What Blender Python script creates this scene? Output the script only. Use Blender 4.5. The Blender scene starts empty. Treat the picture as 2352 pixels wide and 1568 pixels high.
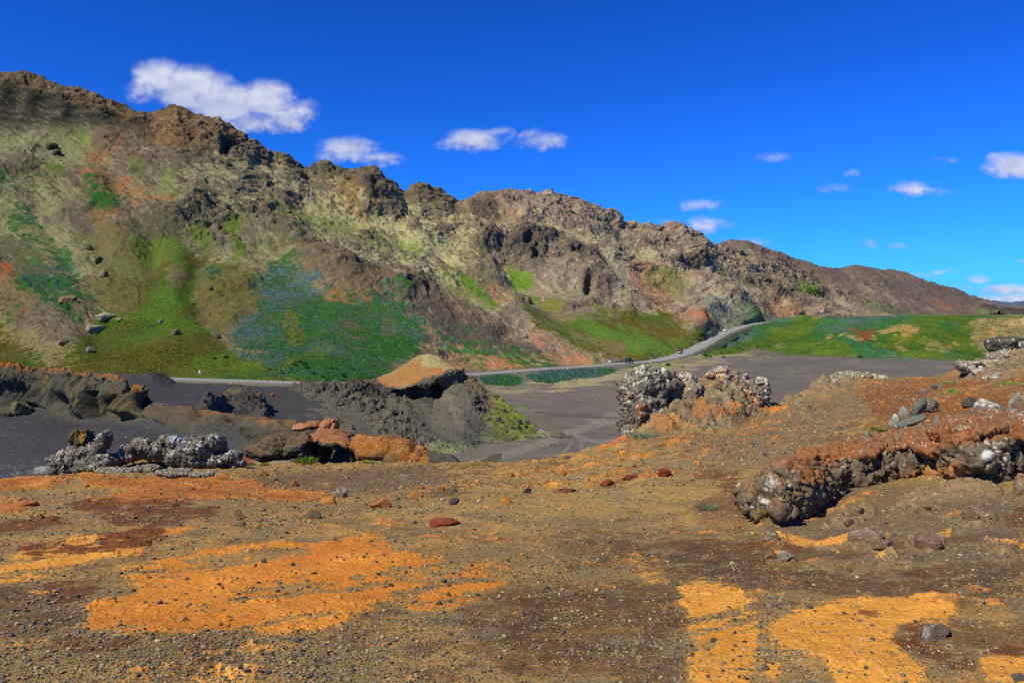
import bpy, math, random
import numpy as np
from mathutils import Vector
rng = np.random.default_rng(7)
random.seed(7)
C = bpy.context.scene.collection
SC = bpy.context.scene
R = math.radians

# ------------------------------------------------------------------ camera, sky, sun, exposure
# Layout coordinates: (u, v) are directions from the view point (a 2352 x 1568 frame), Y is the distance ahead in metres.
F = 1834.0; CX = 1176.0; HZ = 717.0
cam = bpy.data.cameras.new('camera'); co = bpy.data.objects.new('camera', cam); C.objects.link(co)
co.location = (0, 0, 0); co.rotation_euler = (R(90), 0, 0)
cam.sensor_width = 36; cam.lens = 36 * F / 2352
cam.shift_y = -(784 - HZ) / 2352
cam.clip_start = 0.1; cam.clip_end = 60000
SC.camera = co
SUN_AZ = math.atan2(-0.70, -0.60)      # sun to the left and a little behind the view
SUN_EL = R(48)
W = bpy.data.worlds.new('World'); SC.world = W; W.use_nodes = True
wt = W.node_tree; wt.nodes.clear()
def N(tree, t, **k):
    n = tree.nodes.new(t)
    for a, b in k.items(): setattr(n, a, b)
    return n
def mth(tree, op, a, b=None, c=None, clamp=False):
    n = tree.nodes.new('ShaderNodeMath'); n.operation = op; n.use_clamp = clamp
    for i, x in enumerate((a, b, c)):
        if x is None: continue
        if isinstance(x, (int, float)): n.inputs[i].default_value = x
        else: tree.links.new(x, n.inputs[i])
    return n.outputs[0]
sky = N(wt, 'ShaderNodeTexSky', sky_type='NISHITA', sun_disc=False)
sky.sun_elevation = SUN_EL; sky.sun_rotation = SUN_AZ; sky.altitude = 200; sky.air_density = 1.0; sky.dust_density = 0.3; sky.ozone_density = 3.0
gam = N(wt, 'ShaderNodeGamma'); gam.inputs[1].default_value = 1.5
hs = N(wt, 'ShaderNodeVectorMath', operation='MULTIPLY'); hs.inputs[1].default_value = (.048, .268, .70)
wt.links.new(sky.outputs[0], gam.inputs[0]); wt.links.new(gam.outputs[0], hs.inputs[0])
bgn = N(wt, 'ShaderNodeBackground'); bgn.inputs[1].default_value = 0.10
wo = N(wt, 'ShaderNodeOutputWorld')
wt.links.new(bgn.outputs[0], wo.inputs[0])
sun = bpy.data.lights.new('sun', 'SUN'); so = bpy.data.objects.new('sun', sun); C.objects.link(so)
sun.energy = 4.8; sun.angle = R(0.53); sun.color = (1.0, 0.92, 0.76)
sd = Vector((math.sin(SUN_AZ) * math.cos(SUN_EL), math.cos(SUN_AZ) * math.cos(SUN_EL), math.sin(SUN_EL)))
so.rotation_euler = sd.to_track_quat('Z', 'Y').to_euler()
SC.view_settings.view_transform = 'Standard'; SC.view_settings.look = 'None'
SC.view_settings.exposure = 0.0; SC.view_settings.gamma = 1.0; SC.view_settings.use_curve_mapping = False
SC.cycles.max_bounces = 3; SC.cycles.diffuse_bounces = 2; SC.cycles.filter_width = 1.2; SC.cycles.volume_bounces = 4
SC.cycles.use_denoising = False

# clouds: part of the sky, placed by direction only (x/y, z/y)
def world_clouds():
    L = wt.links
    tc = N(wt, 'ShaderNodeTexCoord'); sp = N(wt, 'ShaderNodeSeparateXYZ'); L.new(tc.outputs['Generated'], sp.inputs[0])
    yy = mth(wt, 'MAXIMUM', sp.outputs[1], 0.02)
    px = mth(wt, 'DIVIDE', sp.outputs[0], yy); pz = mth(wt, 'DIVIDE', sp.outputs[2], yy)
    cb = N(wt, 'ShaderNodeCombineXYZ'); L.new(px, cb.inputs[0]); L.new(pz, cb.inputs[1])
    def noise(scale, detail, rough, off):
        mp = N(wt, 'ShaderNodeMapping'); mp.inputs['Location'].default_value = (off, off * .7, 0); mp.inputs['Scale'].default_value = (1, 1.35, 1)
        L.new(cb.outputs[0], mp.inputs[0])
        n = N(wt, 'ShaderNodeTexNoise'); n.inputs['Scale'].default_value = scale; n.inputs['Detail'].default_value = detail; n.inputs['Roughness'].default_value = rough
        L.new(mp.outputs[0], n.inputs['Vector']); return n.outputs[0]
    n1 = noise(16, 7, .58, 1.3); n2 = noise(42, 6, .6, 4.1); n3 = noise(90, 5, .6, 9.2)
    wx = mth(wt, 'ADD', px, mth(wt, 'MULTIPLY', mth(wt, 'SUBTRACT', n1, .5), .06))
    wz = mth(wt, 'ADD', pz, mth(wt, 'MULTIPLY', mth(wt, 'SUBTRACT', n2, .5), .022))
    clouds = [ # u, v, ru, rv, strength
        (365, 185, 66, 50, 1.5), (335, 205, 50, 34, 1.0), (430, 205, 90, 56, 1.7), (505, 205, 50, 40, 1.1), (520, 240, 110, 50, 1.7), (615, 232, 66, 50, 1.6), (660, 268, 60, 40, 1.3), (700, 258, 36, 34, 1.0), (590, 280, 120, 26, 1.1),
        (800, 342, 62, 26, .85), (878, 364, 45, 16, .7), (770, 358, 42, 18, .6),
        (1092, 322, 62, 24, .95), (1040, 334, 45, 12, .6), (1150, 306, 34, 14, .6), (1248, 326, 46, 20, .7), (1225, 308, 25, 12, .5),
        (1784, 362, 32, 11, .5), (1608, 472, 46, 15, .6), (1625, 515, 42, 18, .7), (1950, 398, 24, 12, .42), (1912, 432, 28, 11, .42),
        (2320, 382, 68, 33, 1.5), (2290, 368, 34, 22, 1.0), (2095, 434, 44, 17, .75), (2130, 440, 62, 10, .5), (2162, 366, 26, 8, .3),
        (1995, 560, 30, 12, .45), (2062, 562, 22, 9, .35), (2168, 620, 32, 5, .5), (2246, 639, 24, 7, .6), (2115, 632, 40, 7, .4), (1525, 508, 32, 7, .35), (1722, 556, 50, 12, .45),
        (2320, 665, 70, 14, .9), (2280, 690, 80, 12, .8), (2352, 690, 70, 24, .9), (2205, 662, 18, 8, .5), (2345, 598, 12, 5, .5)]
    tot = None; hmax = None
    for (u, v, ru, rv, s) in clouds:
        if s < 1: s *= 1.2; ru *= 1.35; rv *= 1.25
        else: ru *= 1.08; rv *= 1.1; s *= .85
        dx = mth(wt, 'MULTIPLY', mth(wt, 'SUBTRACT', wx, (u - CX) / F), F / ru)
        dz = mth(wt, 'MULTIPLY', mth(wt, 'SUBTRACT', wz, (HZ - v) / F), F / rv)
        r2 = mth(wt, 'ADD', mth(wt, 'MULTIPLY', dx, dx), mth(wt, 'MULTIPLY', dz, dz))
        f = mth(wt, 'MULTIPLY', mth(wt, 'SUBTRACT', 1.15, r2, clamp=False), s)
        f = mth(wt, 'MAXIMUM', f, 0.0)
        h = mth(wt, 'MULTIPLY', dz, mth(wt, 'MINIMUM', f, 1.0))
        tot = f if tot is None else mth(wt, 'MAXIMUM', tot, f)
        hmax = h if hmax is None else mth(wt, 'ADD', hmax, h)
    nn = mth(wt, 'ADD', mth(wt, 'MULTIPLY', mth(wt, 'SUBTRACT', n2, .5), 1.5), mth(wt, 'MULTIPLY', mth(wt, 'SUBTRACT', n3, .5), .7))
    d = mth(wt, 'ADD', tot, mth(wt, 'MULTIPLY', nn, mth(wt, 'MINIMUM', mth(wt, 'MULTIPLY', tot, 3.0), 1.0)))
    mr = N(wt, 'ShaderNodeMapRange', interpolation_type='SMOOTHSTEP'); mr.inputs['From Min'].default_value = 0.05; mr.inputs['From Max'].default_value = 1.4
    L.new(d, mr.inputs['Value'])
    dens = mth(wt, 'MULTIPLY', mr.outputs[0], mth(wt, 'GREATER_THAN', sp.outputs[1], 0.05))
    dens = mth(wt, 'MULTIPLY', dens, .93)
    br = mth(wt, 'ADD', mth(wt, 'MULTIPLY', hmax, .35), mth(wt, 'MULTIPLY', mth(wt, 'SUBTRACT', n2, .5), .9))
    br = mth(wt, 'ADD', br, mth(wt, 'MULTIPLY', mr.outputs[0], .55))
    cr = N(wt, 'ShaderNodeValToRGB'); L.new(br, cr.inputs[0])
    cr.color_ramp.elements[0].position = 0.0; cr.color_ramp.elements[0].color = (3.4, 4.1, 6.4, 1)
    cr.color_ramp.elements[1].position = 1.0; cr.color_ramp.elements[1].color = (8.2, 8.4, 8.9, 1)
    e = cr.color_ramp.elements.new(.5); e.color = (5.6, 6.1, 7.9, 1)
    mx = N(wt, 'ShaderNodeMix', data_type='RGBA'); L.new(dens, mx.inputs[0]); L.new(hs.outputs[0], mx.inputs[6]); L.new(cr.outputs[0], mx.inputs[7])
    L.new(mx.outputs[2], bgn.inputs[0])
world_clouds()

# ------------------------------------------------------------------ numpy tools
T = rng.random((64, 64, 64), dtype=np.float32).ravel()
def vn(x, y, z):
    xi = np.floor(x); yi = np.floor(y); zi = np.floor(z)
    fx = x - xi; fy = y - yi; fz = z - zi
    xi = xi.astype(np.int32) & 63; yi = yi.astype(np.int32) & 63; zi = zi.astype(np.int32) & 63
    fx *= fx * (3 - 2 * fx); fy *= fy * (3 - 2 * fy); fz *= fz * (3 - 2 * fz)
    x0 = xi << 12; x1 = ((xi + 1) & 63) << 12; y0 = yi << 6; y1 = ((yi + 1) & 63) << 6; z1 = (zi + 1) & 63
    a = x0 + y0; b = x1 + y0; c = x0 + y1; d = x1 + y1
    def pl(z):
        p = T.take(a + z); q = T.take(b + z); p += (q - p) * fx
        r = T.take(c + z); q = T.take(d + z); r += (q - r) * fx
        p += (r - p) * fy; return p
    p = pl(zi); q = pl(z1); p += (q - p) * fz
    p *= 2; p -= 1
    return p
import concurrent.futures as cf
POOL = cf.ThreadPoolExecutor(4)
def par(f, P):
    sh = P.shape[:-1]; Q = np.ascontiguousarray(P, np.float32).reshape(-1, 3); n = len(Q); k = max(1, min(16, n // 20000))
    r = list(POOL.map(lambda i: f(Q[i * n // k:(i + 1) * n // k]), range(k)))
    if isinstance(r[0], tuple): return tuple(np.concatenate(q).reshape(sh) for q in zip(*r))
    return np.concatenate(r).reshape(sh)
def rot(x, y, z, k):
    a = .7 + k * 1.3; c, s = np.float32(math.cos(a)), np.float32(math.sin(a))
    x, y = c * x - s * y, s * x + c * y
    a = .4 + k * .9; c, s = np.float32(math.cos(a)), np.float32(math.sin(a))
    y, z = c * y - s * z, s * y + c * z
    return x, y, z
def fbm(P, scale, octs=4, seed=0, gain=.5, kind='n', st=(1, 1, 1)):
    return par(lambda q: fbm_(q, scale, octs, seed, gain, kind, st), P)
def fbm_(P, scale, octs, seed, gain, kind, st):
    x = P[..., 0] * np.float32(st[0] / scale) + np.float32(11.3 * seed % 64); y = P[..., 1] * np.float32(st[1] / scale) + np.float32(5.1 * seed % 64); z = P[..., 2] * np.float32(st[2] / scale) + np.float32(3.7 * seed % 64)
    o = 0; a = 1.0; s = 0
    for k in range(octs):
        if k: x, y, z = rot(x * 2.03, y * 2.03, z * 2.03, k + seed)
        n = vn(x, y, z)
        if kind == 'r': n = 1 - 2 * np.abs(n) ** .8
        elif kind == 'b': n = 2 * np.abs(n) - .6
        o = o + a * n; s += a; a *= gain
    return (o / s * (1.6 if kind == 'n' else 1.0)).astype(np.float32)
def worley(P, scale, seed=0): return par(lambda q: worley_(q, scale, seed), P)
def worley_(P, scale, seed):
    Q = P / np.float32(scale) + np.float32(seed * 7.31)
    I = np.floor(Q).astype(np.int32); Fr = (Q - I).astype(np.float32)
    f1 = np.full(Q.shape[:-1], 9., np.float32); f2 = f1.copy(); idc = np.zeros(Q.shape[:-1], np.float32)
    for dx in (-1, 0, 1):
        for dy in (-1, 0, 1):
            for dz in (-1, 0, 1):
                h = (((I[..., 0] + dx) & 63) << 12) + (((I[..., 1] + dy) & 63) << 6) + ((I[..., 2] + dz) & 63)
                jx = T[h]; jy = T[(h * 7 + 1234) & 262143]; jz = T[(h * 13 + 777) & 262143]
                d = (dx + jx - Fr[..., 0]) ** 2 + (dy + jy - Fr[..., 1]) ** 2 + (dz + jz - Fr[..., 2]) ** 2
                c = d < f1
                f2 = np.where(c, f1, np.minimum(f2, d)); idc = np.where(c, jx, idc); f1 = np.where(c, d, f1)
    return np.sqrt(f1), np.sqrt(f2), idc
def sm(x, a=0., b=1.):
    t = np.clip((x - a) / (b - a), 0, 1); return t * t * (3 - 2 * t)

# region masks on the layout frame
RU0, RV0, RS = -300, 60, 2.0; RW, RH = 1500, 860
def boxblur(m, r):
    for ax in (0, 1):
        for _ in range(2):
            c = np.cumsum(np.pad(m, [(r + 1, r) if a == ax else (0, 0) for a in (0, 1)], mode='edge'), axis=ax)
            n = 2 * r + 1
            m = (np.take(c, np.arange(n, c.shape[ax]), ax) - np.take(c, np.arange(0, c.shape[ax] - n), ax)) / n
    return m
def mask(polys, blur=6):     # -> (raster patch, i0, j0), zero outside
    if isinstance(polys[0][0], (int, float)): polys = [polys]
    al = np.array([q for p in polys for q in p], float)
    r = max(1, int(round(blur / RS / 1.5))); pad = 2 * r + 3
    I0 = int((al[:, 0].min() - RU0) / RS) - pad; I1 = int((al[:, 0].max() - RU0) / RS) + pad + 2
    J0 = int((al[:, 1].min() - RV0) / RS) - pad; J1 = int((al[:, 1].max() - RV0) / RS) + pad + 2
    m = np.zeros((J1 - J0, I1 - I0), np.float32)
    for p in polys:
        p = np.array(p, float); q = np.roll(p, -1, 0)
        i0 = int((p[:, 0].min() - RU0) / RS) - 1; i1 = int((p[:, 0].max() - RU0) / RS) + 2
        j0 = int((p[:, 1].min() - RV0) / RS) - 1; j1 = int((p[:, 1].max() - RV0) / RS) + 2
        gu, gv = np.meshgrid(RU0 + RS * np.arange(i0, i1), RV0 + RS * np.arange(j0, j1))
        ins = np.zeros(gu.shape, bool)
        for (x0, y0), (x1, y1) in zip(p, q):
            if y0 == y1: continue
            ins ^= ((y0 > gv) != (y1 > gv)) & (gu < (x1 - x0) * (gv - y0) / (y1 - y0) + x0)
        m[j0 - J0:j1 - J0, i0 - I0:i1 - I0] = np.maximum(m[j0 - J0:j1 - J0, i0 - I0:i1 - I0], ins)
    return boxblur(m, r), I0, J0
def samp_idx(mk, u, v):
    m, I0, J0 = mk
    x = (u - RU0) / RS - I0; y = (v - RV0) / RS - J0
    idx = np.nonzero(((x > 0) & (x < m.shape[1] - 1.01) & (y > 0) & (y < m.shape[0] - 1.01)).ravel())[0]
    x = x.ravel()[idx]; y = y.ravel()[idx]
    i = x.astype(np.int32); j = y.astype(np.int32); fx = x - i; fy = y - j
    return idx, (m[j, i] * (1 - fx) * (1 - fy) + m[j, i + 1] * fx * (1 - fy) + m[j + 1, i] * (1 - fx) * fy + m[j + 1, i + 1] * fx * fy).astype(np.float32)
def samp(mk, u, v):
    o = np.zeros(u.size, np.float32); idx, w = samp_idx(mk, u, v); o[idx] = w
    return o.reshape(u.shape)
def stroke(pts, w):     # a polyline fattened to a polygon; w a width or one width per point
    p = np.array(pts, float); n = len(p); ws = np.full(n, w, float) if isinstance(w, (int, float)) else np.array(w, float)
    d = np.gradient(p, axis=0); d /= np.linalg.norm(d, axis=1)[:, None] + 1e-9
    nn = np.stack([-d[:, 1], d[:, 0]], 1) * ws[:, None] / 2
    return [tuple(a) for a in np.concatenate([p + nn, (p - nn)[::-1]])]
def ell(u, v, ru, rv, a=0, n=14):
    a = R(a); o = []
    for k in range(n):
        t = 2 * math.pi * k / n; x, y = ru * math.cos(t), rv * math.sin(t)
        o.append((u + x * math.cos(a) - y * math.sin(a), v + x * math.sin(a) + y * math.cos(a)))
    return o

def s2l(c):
    c = np.clip(np.asarray(c, np.float32) / 255., 0, 1)
    return np.where(c <= .04045, c / 12.92, ((c + .055) / 1.055) ** 2.4)
class Paint:
    def __init__(s, U, V, P, warp=10, wscale=None, base=(100, 90, 75)):
        s.P = P; ws = wscale or 12
        s.U = U; s.V = V
        s.u = U + warp * fbm(P, ws, 4, 21); s.v = V + warp * .7 * fbm(P, ws, 4, 22)
        s.c = np.empty(U.shape + (3,), np.float32); s.c[:] = base
    def mix(s, m, col):
        col = np.asarray(col, np.float32); s.c += (col - s.c) * m[..., None]
    def m(s, polys, blur=8, n=None, k=.5, e=.3):
        m = samp(mask(polys, blur), s.u, s.v)
        if n is not None: m = sm(m + k * n * (m > .02), .5 - e, .5 + e)
        return m
    def fill(s, polys, col, a=1., blur=8, n=None, k=.5, e=.3):
        idx, m = samp_idx(mask(polys, blur), s.u, s.v)
        if n is not None: m = sm(m + k * n.ravel()[idx] * (m > .02), .5 - e, .5 + e)
        col = np.asarray(col, np.float32)
        if col.ndim > 1: col = col.reshape(-1, 3)[idx]
        c = s.c.reshape(-1, 3); c[idx] += (col - c[idx]) * (m * a)[:, None]

# ------------------------------------------------------------------ mesh helpers
def tag(o, label=None, cat=None, group=None, kind=None):
    if label: o['label'] = label
    if cat: o['category'] = cat
    if group: o['group'] = group
    if kind: o['kind'] = kind
    return o
def obj(name, me, parent=None, loc=(0, 0, 0), rot=(0, 0, 0), scale=(1, 1, 1)):
    o = bpy.data.objects.new(name, me); C.objects.link(o)
    o.location = loc; o.rotation_euler = rot; o.scale = scale
    if parent: o.parent = parent
    return o
def mesh(name, V, Fc, mat=None, col=None, smooth=True, nside=None):
    me = bpy.data.meshes.new(name); V = np.ascontiguousarray(V, np.float32).reshape(-1, 3)
    Fc = np.ascontiguousarray(Fc, np.int32); k = Fc.shape[1]
    me.vertices.add(len(V)); me.vertices.foreach_set('co', V.ravel())
    me.loops.add(Fc.size); me.loops.foreach_set('vertex_index', Fc.ravel())
    me.polygons.add(len(Fc)); me.polygons.foreach_set('loop_start', np.arange(0, Fc.size, k, dtype=np.int32))
    me.polygons.foreach_set('use_smooth', np.full(len(Fc), smooth))
    me.update(calc_edges=True)
    if col is not None:
        setcol(me, col)
    if mat: me.materials.append(mat)
    return me
def setcol(me, col):
    a = me.color_attributes.get('col') or me.color_attributes.new('col', 'FLOAT_COLOR', 'POINT')
    c = np.ones((len(me.vertices), 4), np.float32); c[:, :3] = np.asarray(col).reshape(-1, 3)
    a.data.foreach_set('color', c.ravel())
ALB = np.array((1.22, 1.20, .90), np.float32)
def alb(c): return np.minimum(s2l(c) * ALB, .85)
def gridfaces(n, m):
    i = np.arange(n - 1)[:, None] * m + np.arange(m - 1)[None, :]
    return np.stack([i, i + 1, i + m + 1, i + m], -1).reshape(-1, 4)[:, ::-1]

def csm(a, w):
    k = int(w / 2)
    if k < 1: return a
    ker = np.hanning(2 * k + 3)[1:-1]; ker /= ker.sum(); return np.convolve(np.pad(a, k, mode='reflect', reflect_type='odd'), ker, 'valid')
def sheet(lines, rows, nu, u0, u1, smooth=0, us=0, ys=40):
    U = np.linspace(u0, u1, nu); vs = []; iy = []
    ev = []
    for ln in lines:
        if callable(ln): ln = ln(U, ev)
        else:
            p = np.array(ln, float); ln = (np.interp(U, p[:, 0], p[:, 1]), np.interp(U, p[:, 0], p[:, 2]))
        px = (u1 - u0) / (nu - 1); ln = (csm(ln[0], us / px), 1 / csm(1 / ln[1], ys / px)); ev.append(ln)
    for k in range(len(ev) - 1):
        n = rows[k]; t = np.linspace(0, 1, n, endpoint=(k == len(ev) - 2))[:, None]
        vs.append(ev[k][0] + (ev[k + 1][0] - ev[k][0]) * t); iy.append(1 / ev[k][1] + (1 / ev[k + 1][1] - 1 / ev[k][1]) * t)
    V = np.concatenate(vs); Y = 1 / np.concatenate(iy)
    Ug = np.broadcast_to(U, V.shape)
    P = np.stack([(Ug - CX) / F * Y, Y, (HZ - V) / F * Y], -1)
    if smooth:
        for _ in range(2):
            c = np.cumsum(np.pad(P, [(smooth + 1, smooth), (0, 0), (0, 0)], mode='edge'), 0); n = 2 * smooth + 1
            P = (c[n:] - c[:-n]) / n
        V = HZ - P[..., 2] / P[..., 1] * F
    return Ug.astype(np.float32), V.astype(np.float32), P.astype(np.float64)
def normals(P):
    a = np.gradient(P, axis=0); b = np.gradient(P, axis=1)
    n = np.cross(a, b); n /= np.linalg.norm(n, axis=-1, keepdims=True) + 1e-12
    s = np.sign(n[..., 2].mean()) or 1
    return n * s
def back(dz, ky, dv=0):       # hidden row behind a crest (uses the next line, so it is prepended as fixed pts)
    pass

# ------------------------------------------------------------------ materials
def ground_mat(name, ns, bump=.4, var=.35, rough=.95, ns2=None, spec=.25):
    m = bpy.data.materials.new(name); m.use_nodes = True; t = m.node_tree; L = t.links
    b = t.nodes['Principled BSDF']; b.inputs['Roughness'].default_value = rough; b.inputs['Specular IOR Level'].default_value = spec
    at = N(t, 'ShaderNodeVertexColor', layer_name='col'); tc = N(t, 'ShaderNodeTexCoord')
    n1 = N(t, 'ShaderNodeTexNoise'); n1.inputs['Scale'].default_value = ns; n1.inputs['Detail'].default_value = 6; n1.inputs['Roughness'].default_value = .7
    n2 = N(t, 'ShaderNodeTexVoronoi'); n2.inputs['Scale'].default_value = ns2 or ns * .6
    L.new(tc.outputs['Object'], n1.inputs['Vector']); L.new(tc.outputs['Object'], n2.inputs['Vector'])
    f = mth(t, 'ADD', mth(t, 'MULTIPLY', n1.outputs[0], 2 * var), 1 - var)
    g = mth(t, 'ADD', mth(t, 'MULTIPLY', n2.outputs['Distance'], var * .8), 1 - var * .4)
    f = mth(t, 'MULTIPLY', f, g)
    vm = N(t, 'ShaderNodeVectorMath', operation='SCALE'); L.new(at.outputs[0], vm.inputs[0]); L.new(f, vm.inputs['Scale'])
    L.new(vm.outputs[0], b.inputs['Base Color'])
    bp = N(t, 'ShaderNodeBump'); bp.inputs['Strength'].default_value = bump; bp.inputs['Distance'].default_value = 1.0 / ns
    L.new(mth(t, 'ADD', n1.outputs[0], mth(t, 'MULTIPLY', n2.outputs['Distance'], .5)), bp.inputs['Height']); L.new(bp.outputs[0], b.inputs['Normal'])
    return m
def flat_mat(name, col, rough=.6, metal=0, emit=0, spec=.5, var=0.08, sc=8):
    m = bpy.data.materials.new(name); m.use_nodes = True; t = m.node_tree; b = t.nodes['Principled BSDF']
    c = s2l(col)
    n = N(t, 'ShaderNodeTexNoise'); n.inputs['Scale'].default_value = sc
    cr = N(t, 'ShaderNodeValToRGB'); t.links.new(n.outputs[0], cr.inputs[0])
    cr.color_ramp.elements[0].position = .3; cr.color_ramp.elements[1].position = .7
    cr.color_ramp.elements[0].color = (*(c * (1 - var)), 1); cr.color_ramp.elements[1].color = (*(c * (1 + var)), 1)
    t.links.new(cr.outputs[0], b.inputs['Base Color'])
    b.inputs['Roughness'].default_value = rough; b.inputs['Metallic'].default_value = metal; b.inputs['Specular IOR Level'].default_value = spec
    return m
M_MTN = ground_mat('mountain_soil', .9, .5, .35)
M_MID = ground_mat('ash_and_tuff', 3.0, .5, .3)
M_FG = ground_mat('stony_ground', 34, .7, .5)
M_FLOOR = ground_mat('valley_sand', .5, .12, .12)
M_ROCK = ground_mat('lichen_rock', 14, .7, .45)
M_FAR = ground_mat('far_slope', .12, .4, .25)
M_VEG = ground_mat('leaf', 3, .1, .25, rough=.8)

# ------------------------------------------------------------------ terrain
def behind(kY, dz):
    def f(U, ev):
        v, Y = ev[-1]; z = (HZ - v) / F * Y; Y2 = Y * kY
        return HZ - (z + dz * Y) / Y2 * F, Y2
    return f
def frac(a, b, t):     # a point between line a and line b of the sheet (planar)
    def f(U, ev):
        va, ya = ev[a]; vb, yb = b(U)
        return va + (vb - va) * t, 1 / (1 / ya + (1 / yb - 1 / ya) * t)
    return f
def ln(*p):
    p = np.array(p, float)
    return lambda U: (np.interp(U, p[:, 0], p[:, 1]), np.interp(U, p[:, 0], p[:, 2]))

# ---- the long ridge
SIL = [(-300, 120), (-100, 140), (0, 160), (60, 178), (125, 182), (200, 203), (260, 224), (320, 242), (375, 236), (405, 231), (440, 247), (500, 264), (530, 281), (580, 322), (625, 352),
       (650, 350), (680, 368), (705, 386), (730, 380), (790, 377), (815, 374), (840, 372), (862, 378), (880, 391), (905, 408), (930, 426), (950, 414), (965, 411), (1010, 431), (1050, 456), (1100, 446), (1160, 433),
       (1230, 437), (1280, 437), (1330, 449), (1370, 466), (1422, 500), (1428, 510), (1470, 514), (1510, 511), (1550, 509), (1575, 518), (1600, 531), (1640, 554), (1680, 566), (1720, 578), (1760, 590), (1800, 603), (1850, 622),
       (1885, 645), (1910, 665), (1950, 692), (2000, 712), (2060, 724), (2120, 731), (2600, 740)]
SILY = [(-300, 520), (0, 520), (300, 525), (620, 545), (830, 580), (1050, 640), (1250, 700), (1450, 780), (1650, 880), (1850, 1010), (2000, 1120), (2600, 1300)]
def ridge(U):
    a = np.array(SIL, float); b = np.array(SILY, float)
    return np.interp(U, a[:, 0], a[:, 1]), np.interp(U, b[:, 0], b[:, 1])
ROADPTS = [(-200, 868, 222), (0, 864, 221), (250, 868, 218), (400, 874, 214), (500, 877, 213), (600, 880, 213), (700, 883, 214), (750, 884, 216), (850, 880, 228), (1000, 869, 252), (1090, 862, 271), (1160, 857, 283), (1240, 850, 297), (1310, 846, 309),
           (1370, 842, 319), (1437, 836, 334), (1480, 833.5, 344), (1520, 828, 358), (1560, 818, 376), (1600, 801, 408), (1640, 778, 455), (1665, 765, 490), (1700, 752.5, 535), (1740, 743, 590), (1780, 737.5, 650), (1830, 734, 720), (1900, 732, 800)]
BASE = [(u, v - (3 if u < 1450 else 5 if u < 1560 else 5), Y + (9 if u < 1500 else 16)) for u, v, Y in ROADPTS if u <= 1800] + [(1850, 731, 760), (2000, 731, 850), (2060, 732, 920), (2120, 734, 1000), (2600, 744, 1200)]
MID = [(-300, 785, 285), (0, 790, 280), (200, 762, 276), (400, 742, 272), (600, 742, 275), (760, 762, 275), (900, 782, 285), (1000, 785, 298), (1200, 802, 325), (1400, 792, 372), (1500, 782, 405), (1600, 755, 460), (1650, 740, 520), (1700, 728, 590), (1850, 716, 790), (2000, 723, 900), (2060, 728, 960), (2120, 733, 1040), (2600, 743, 1250)]
HIGH = [(-300, 510, 395), (0, 520, 390), (400, 520, 388), (800, 545, 440), (1000, 590, 465), (1200, 602, 515), (1400, 612, 580), (1600, 640, 700), (1750, 662, 830), (1900, 696, 960), (2000, 716, 1030), (2060, 726, 1080), (2120, 732, 1120), (2600, 742, 1280)]
def cliffline(kind):
    pts_top = [(-300, 165), (0, 184), (60, 194), (130, 212), (200, 232), (330, 262), (420, 280)]
    pts_bot = [(-300, 262), (0, 274), (80, 290), (200, 293), (330, 285), (420, 300)]
    def f(U, ev):
        rv, ry = ridge(U); hv, hy = ln(*HIGH)(U)
        w = 1 - sm(U, 340, 420)
        if kind == 'bot':
            v0 = hv + (rv - hv) * .72; Y0 = 1 / (1 / hy + (1 / ry - 1 / hy) * .72); p = np.array(pts_bot, float); Y1 = ry * .945
        else:
            v0 = hv + (rv - hv) * .88; Y0 = 1 / (1 / hy + (1 / ry - 1 / hy) * .88); p = np.array(pts_top, float); Y1 = ry * .968
        return v0 + (np.interp(U, p[:, 0], p[:, 1]) - v0) * w, Y0 + (Y1 - Y0) * w
    return f
lines = [lambda U, ev: (ln(*BASE)(U)[0] + 25, ln(*BASE)(U)[1] - 1.0), BASE, MID, HIGH, cliffline('bot'), cliffline('top'), lambda U, ev: ridge(U), behind(1.12, -.05), behind(1.3, -.25)]
U, V, P = sheet(lines, [6, 120, 300, 190, 90, 60, 40, 20], 1720, -230, 2125, smooth=3, us=8)
Nn = normals(P)
Q = P.copy(); Q[..., 1] *= .75
nb = fbm(P, 60, 3, 1); nm = fbm(Q, 18, 5, 2); nr = fbm(Q, 22, 6, 3, .55, 'r'); nf = fbm(P, 3.2, 5, 4, .6); nf2 = fbm(P, 1.5, 3, 5, .65)
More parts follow.
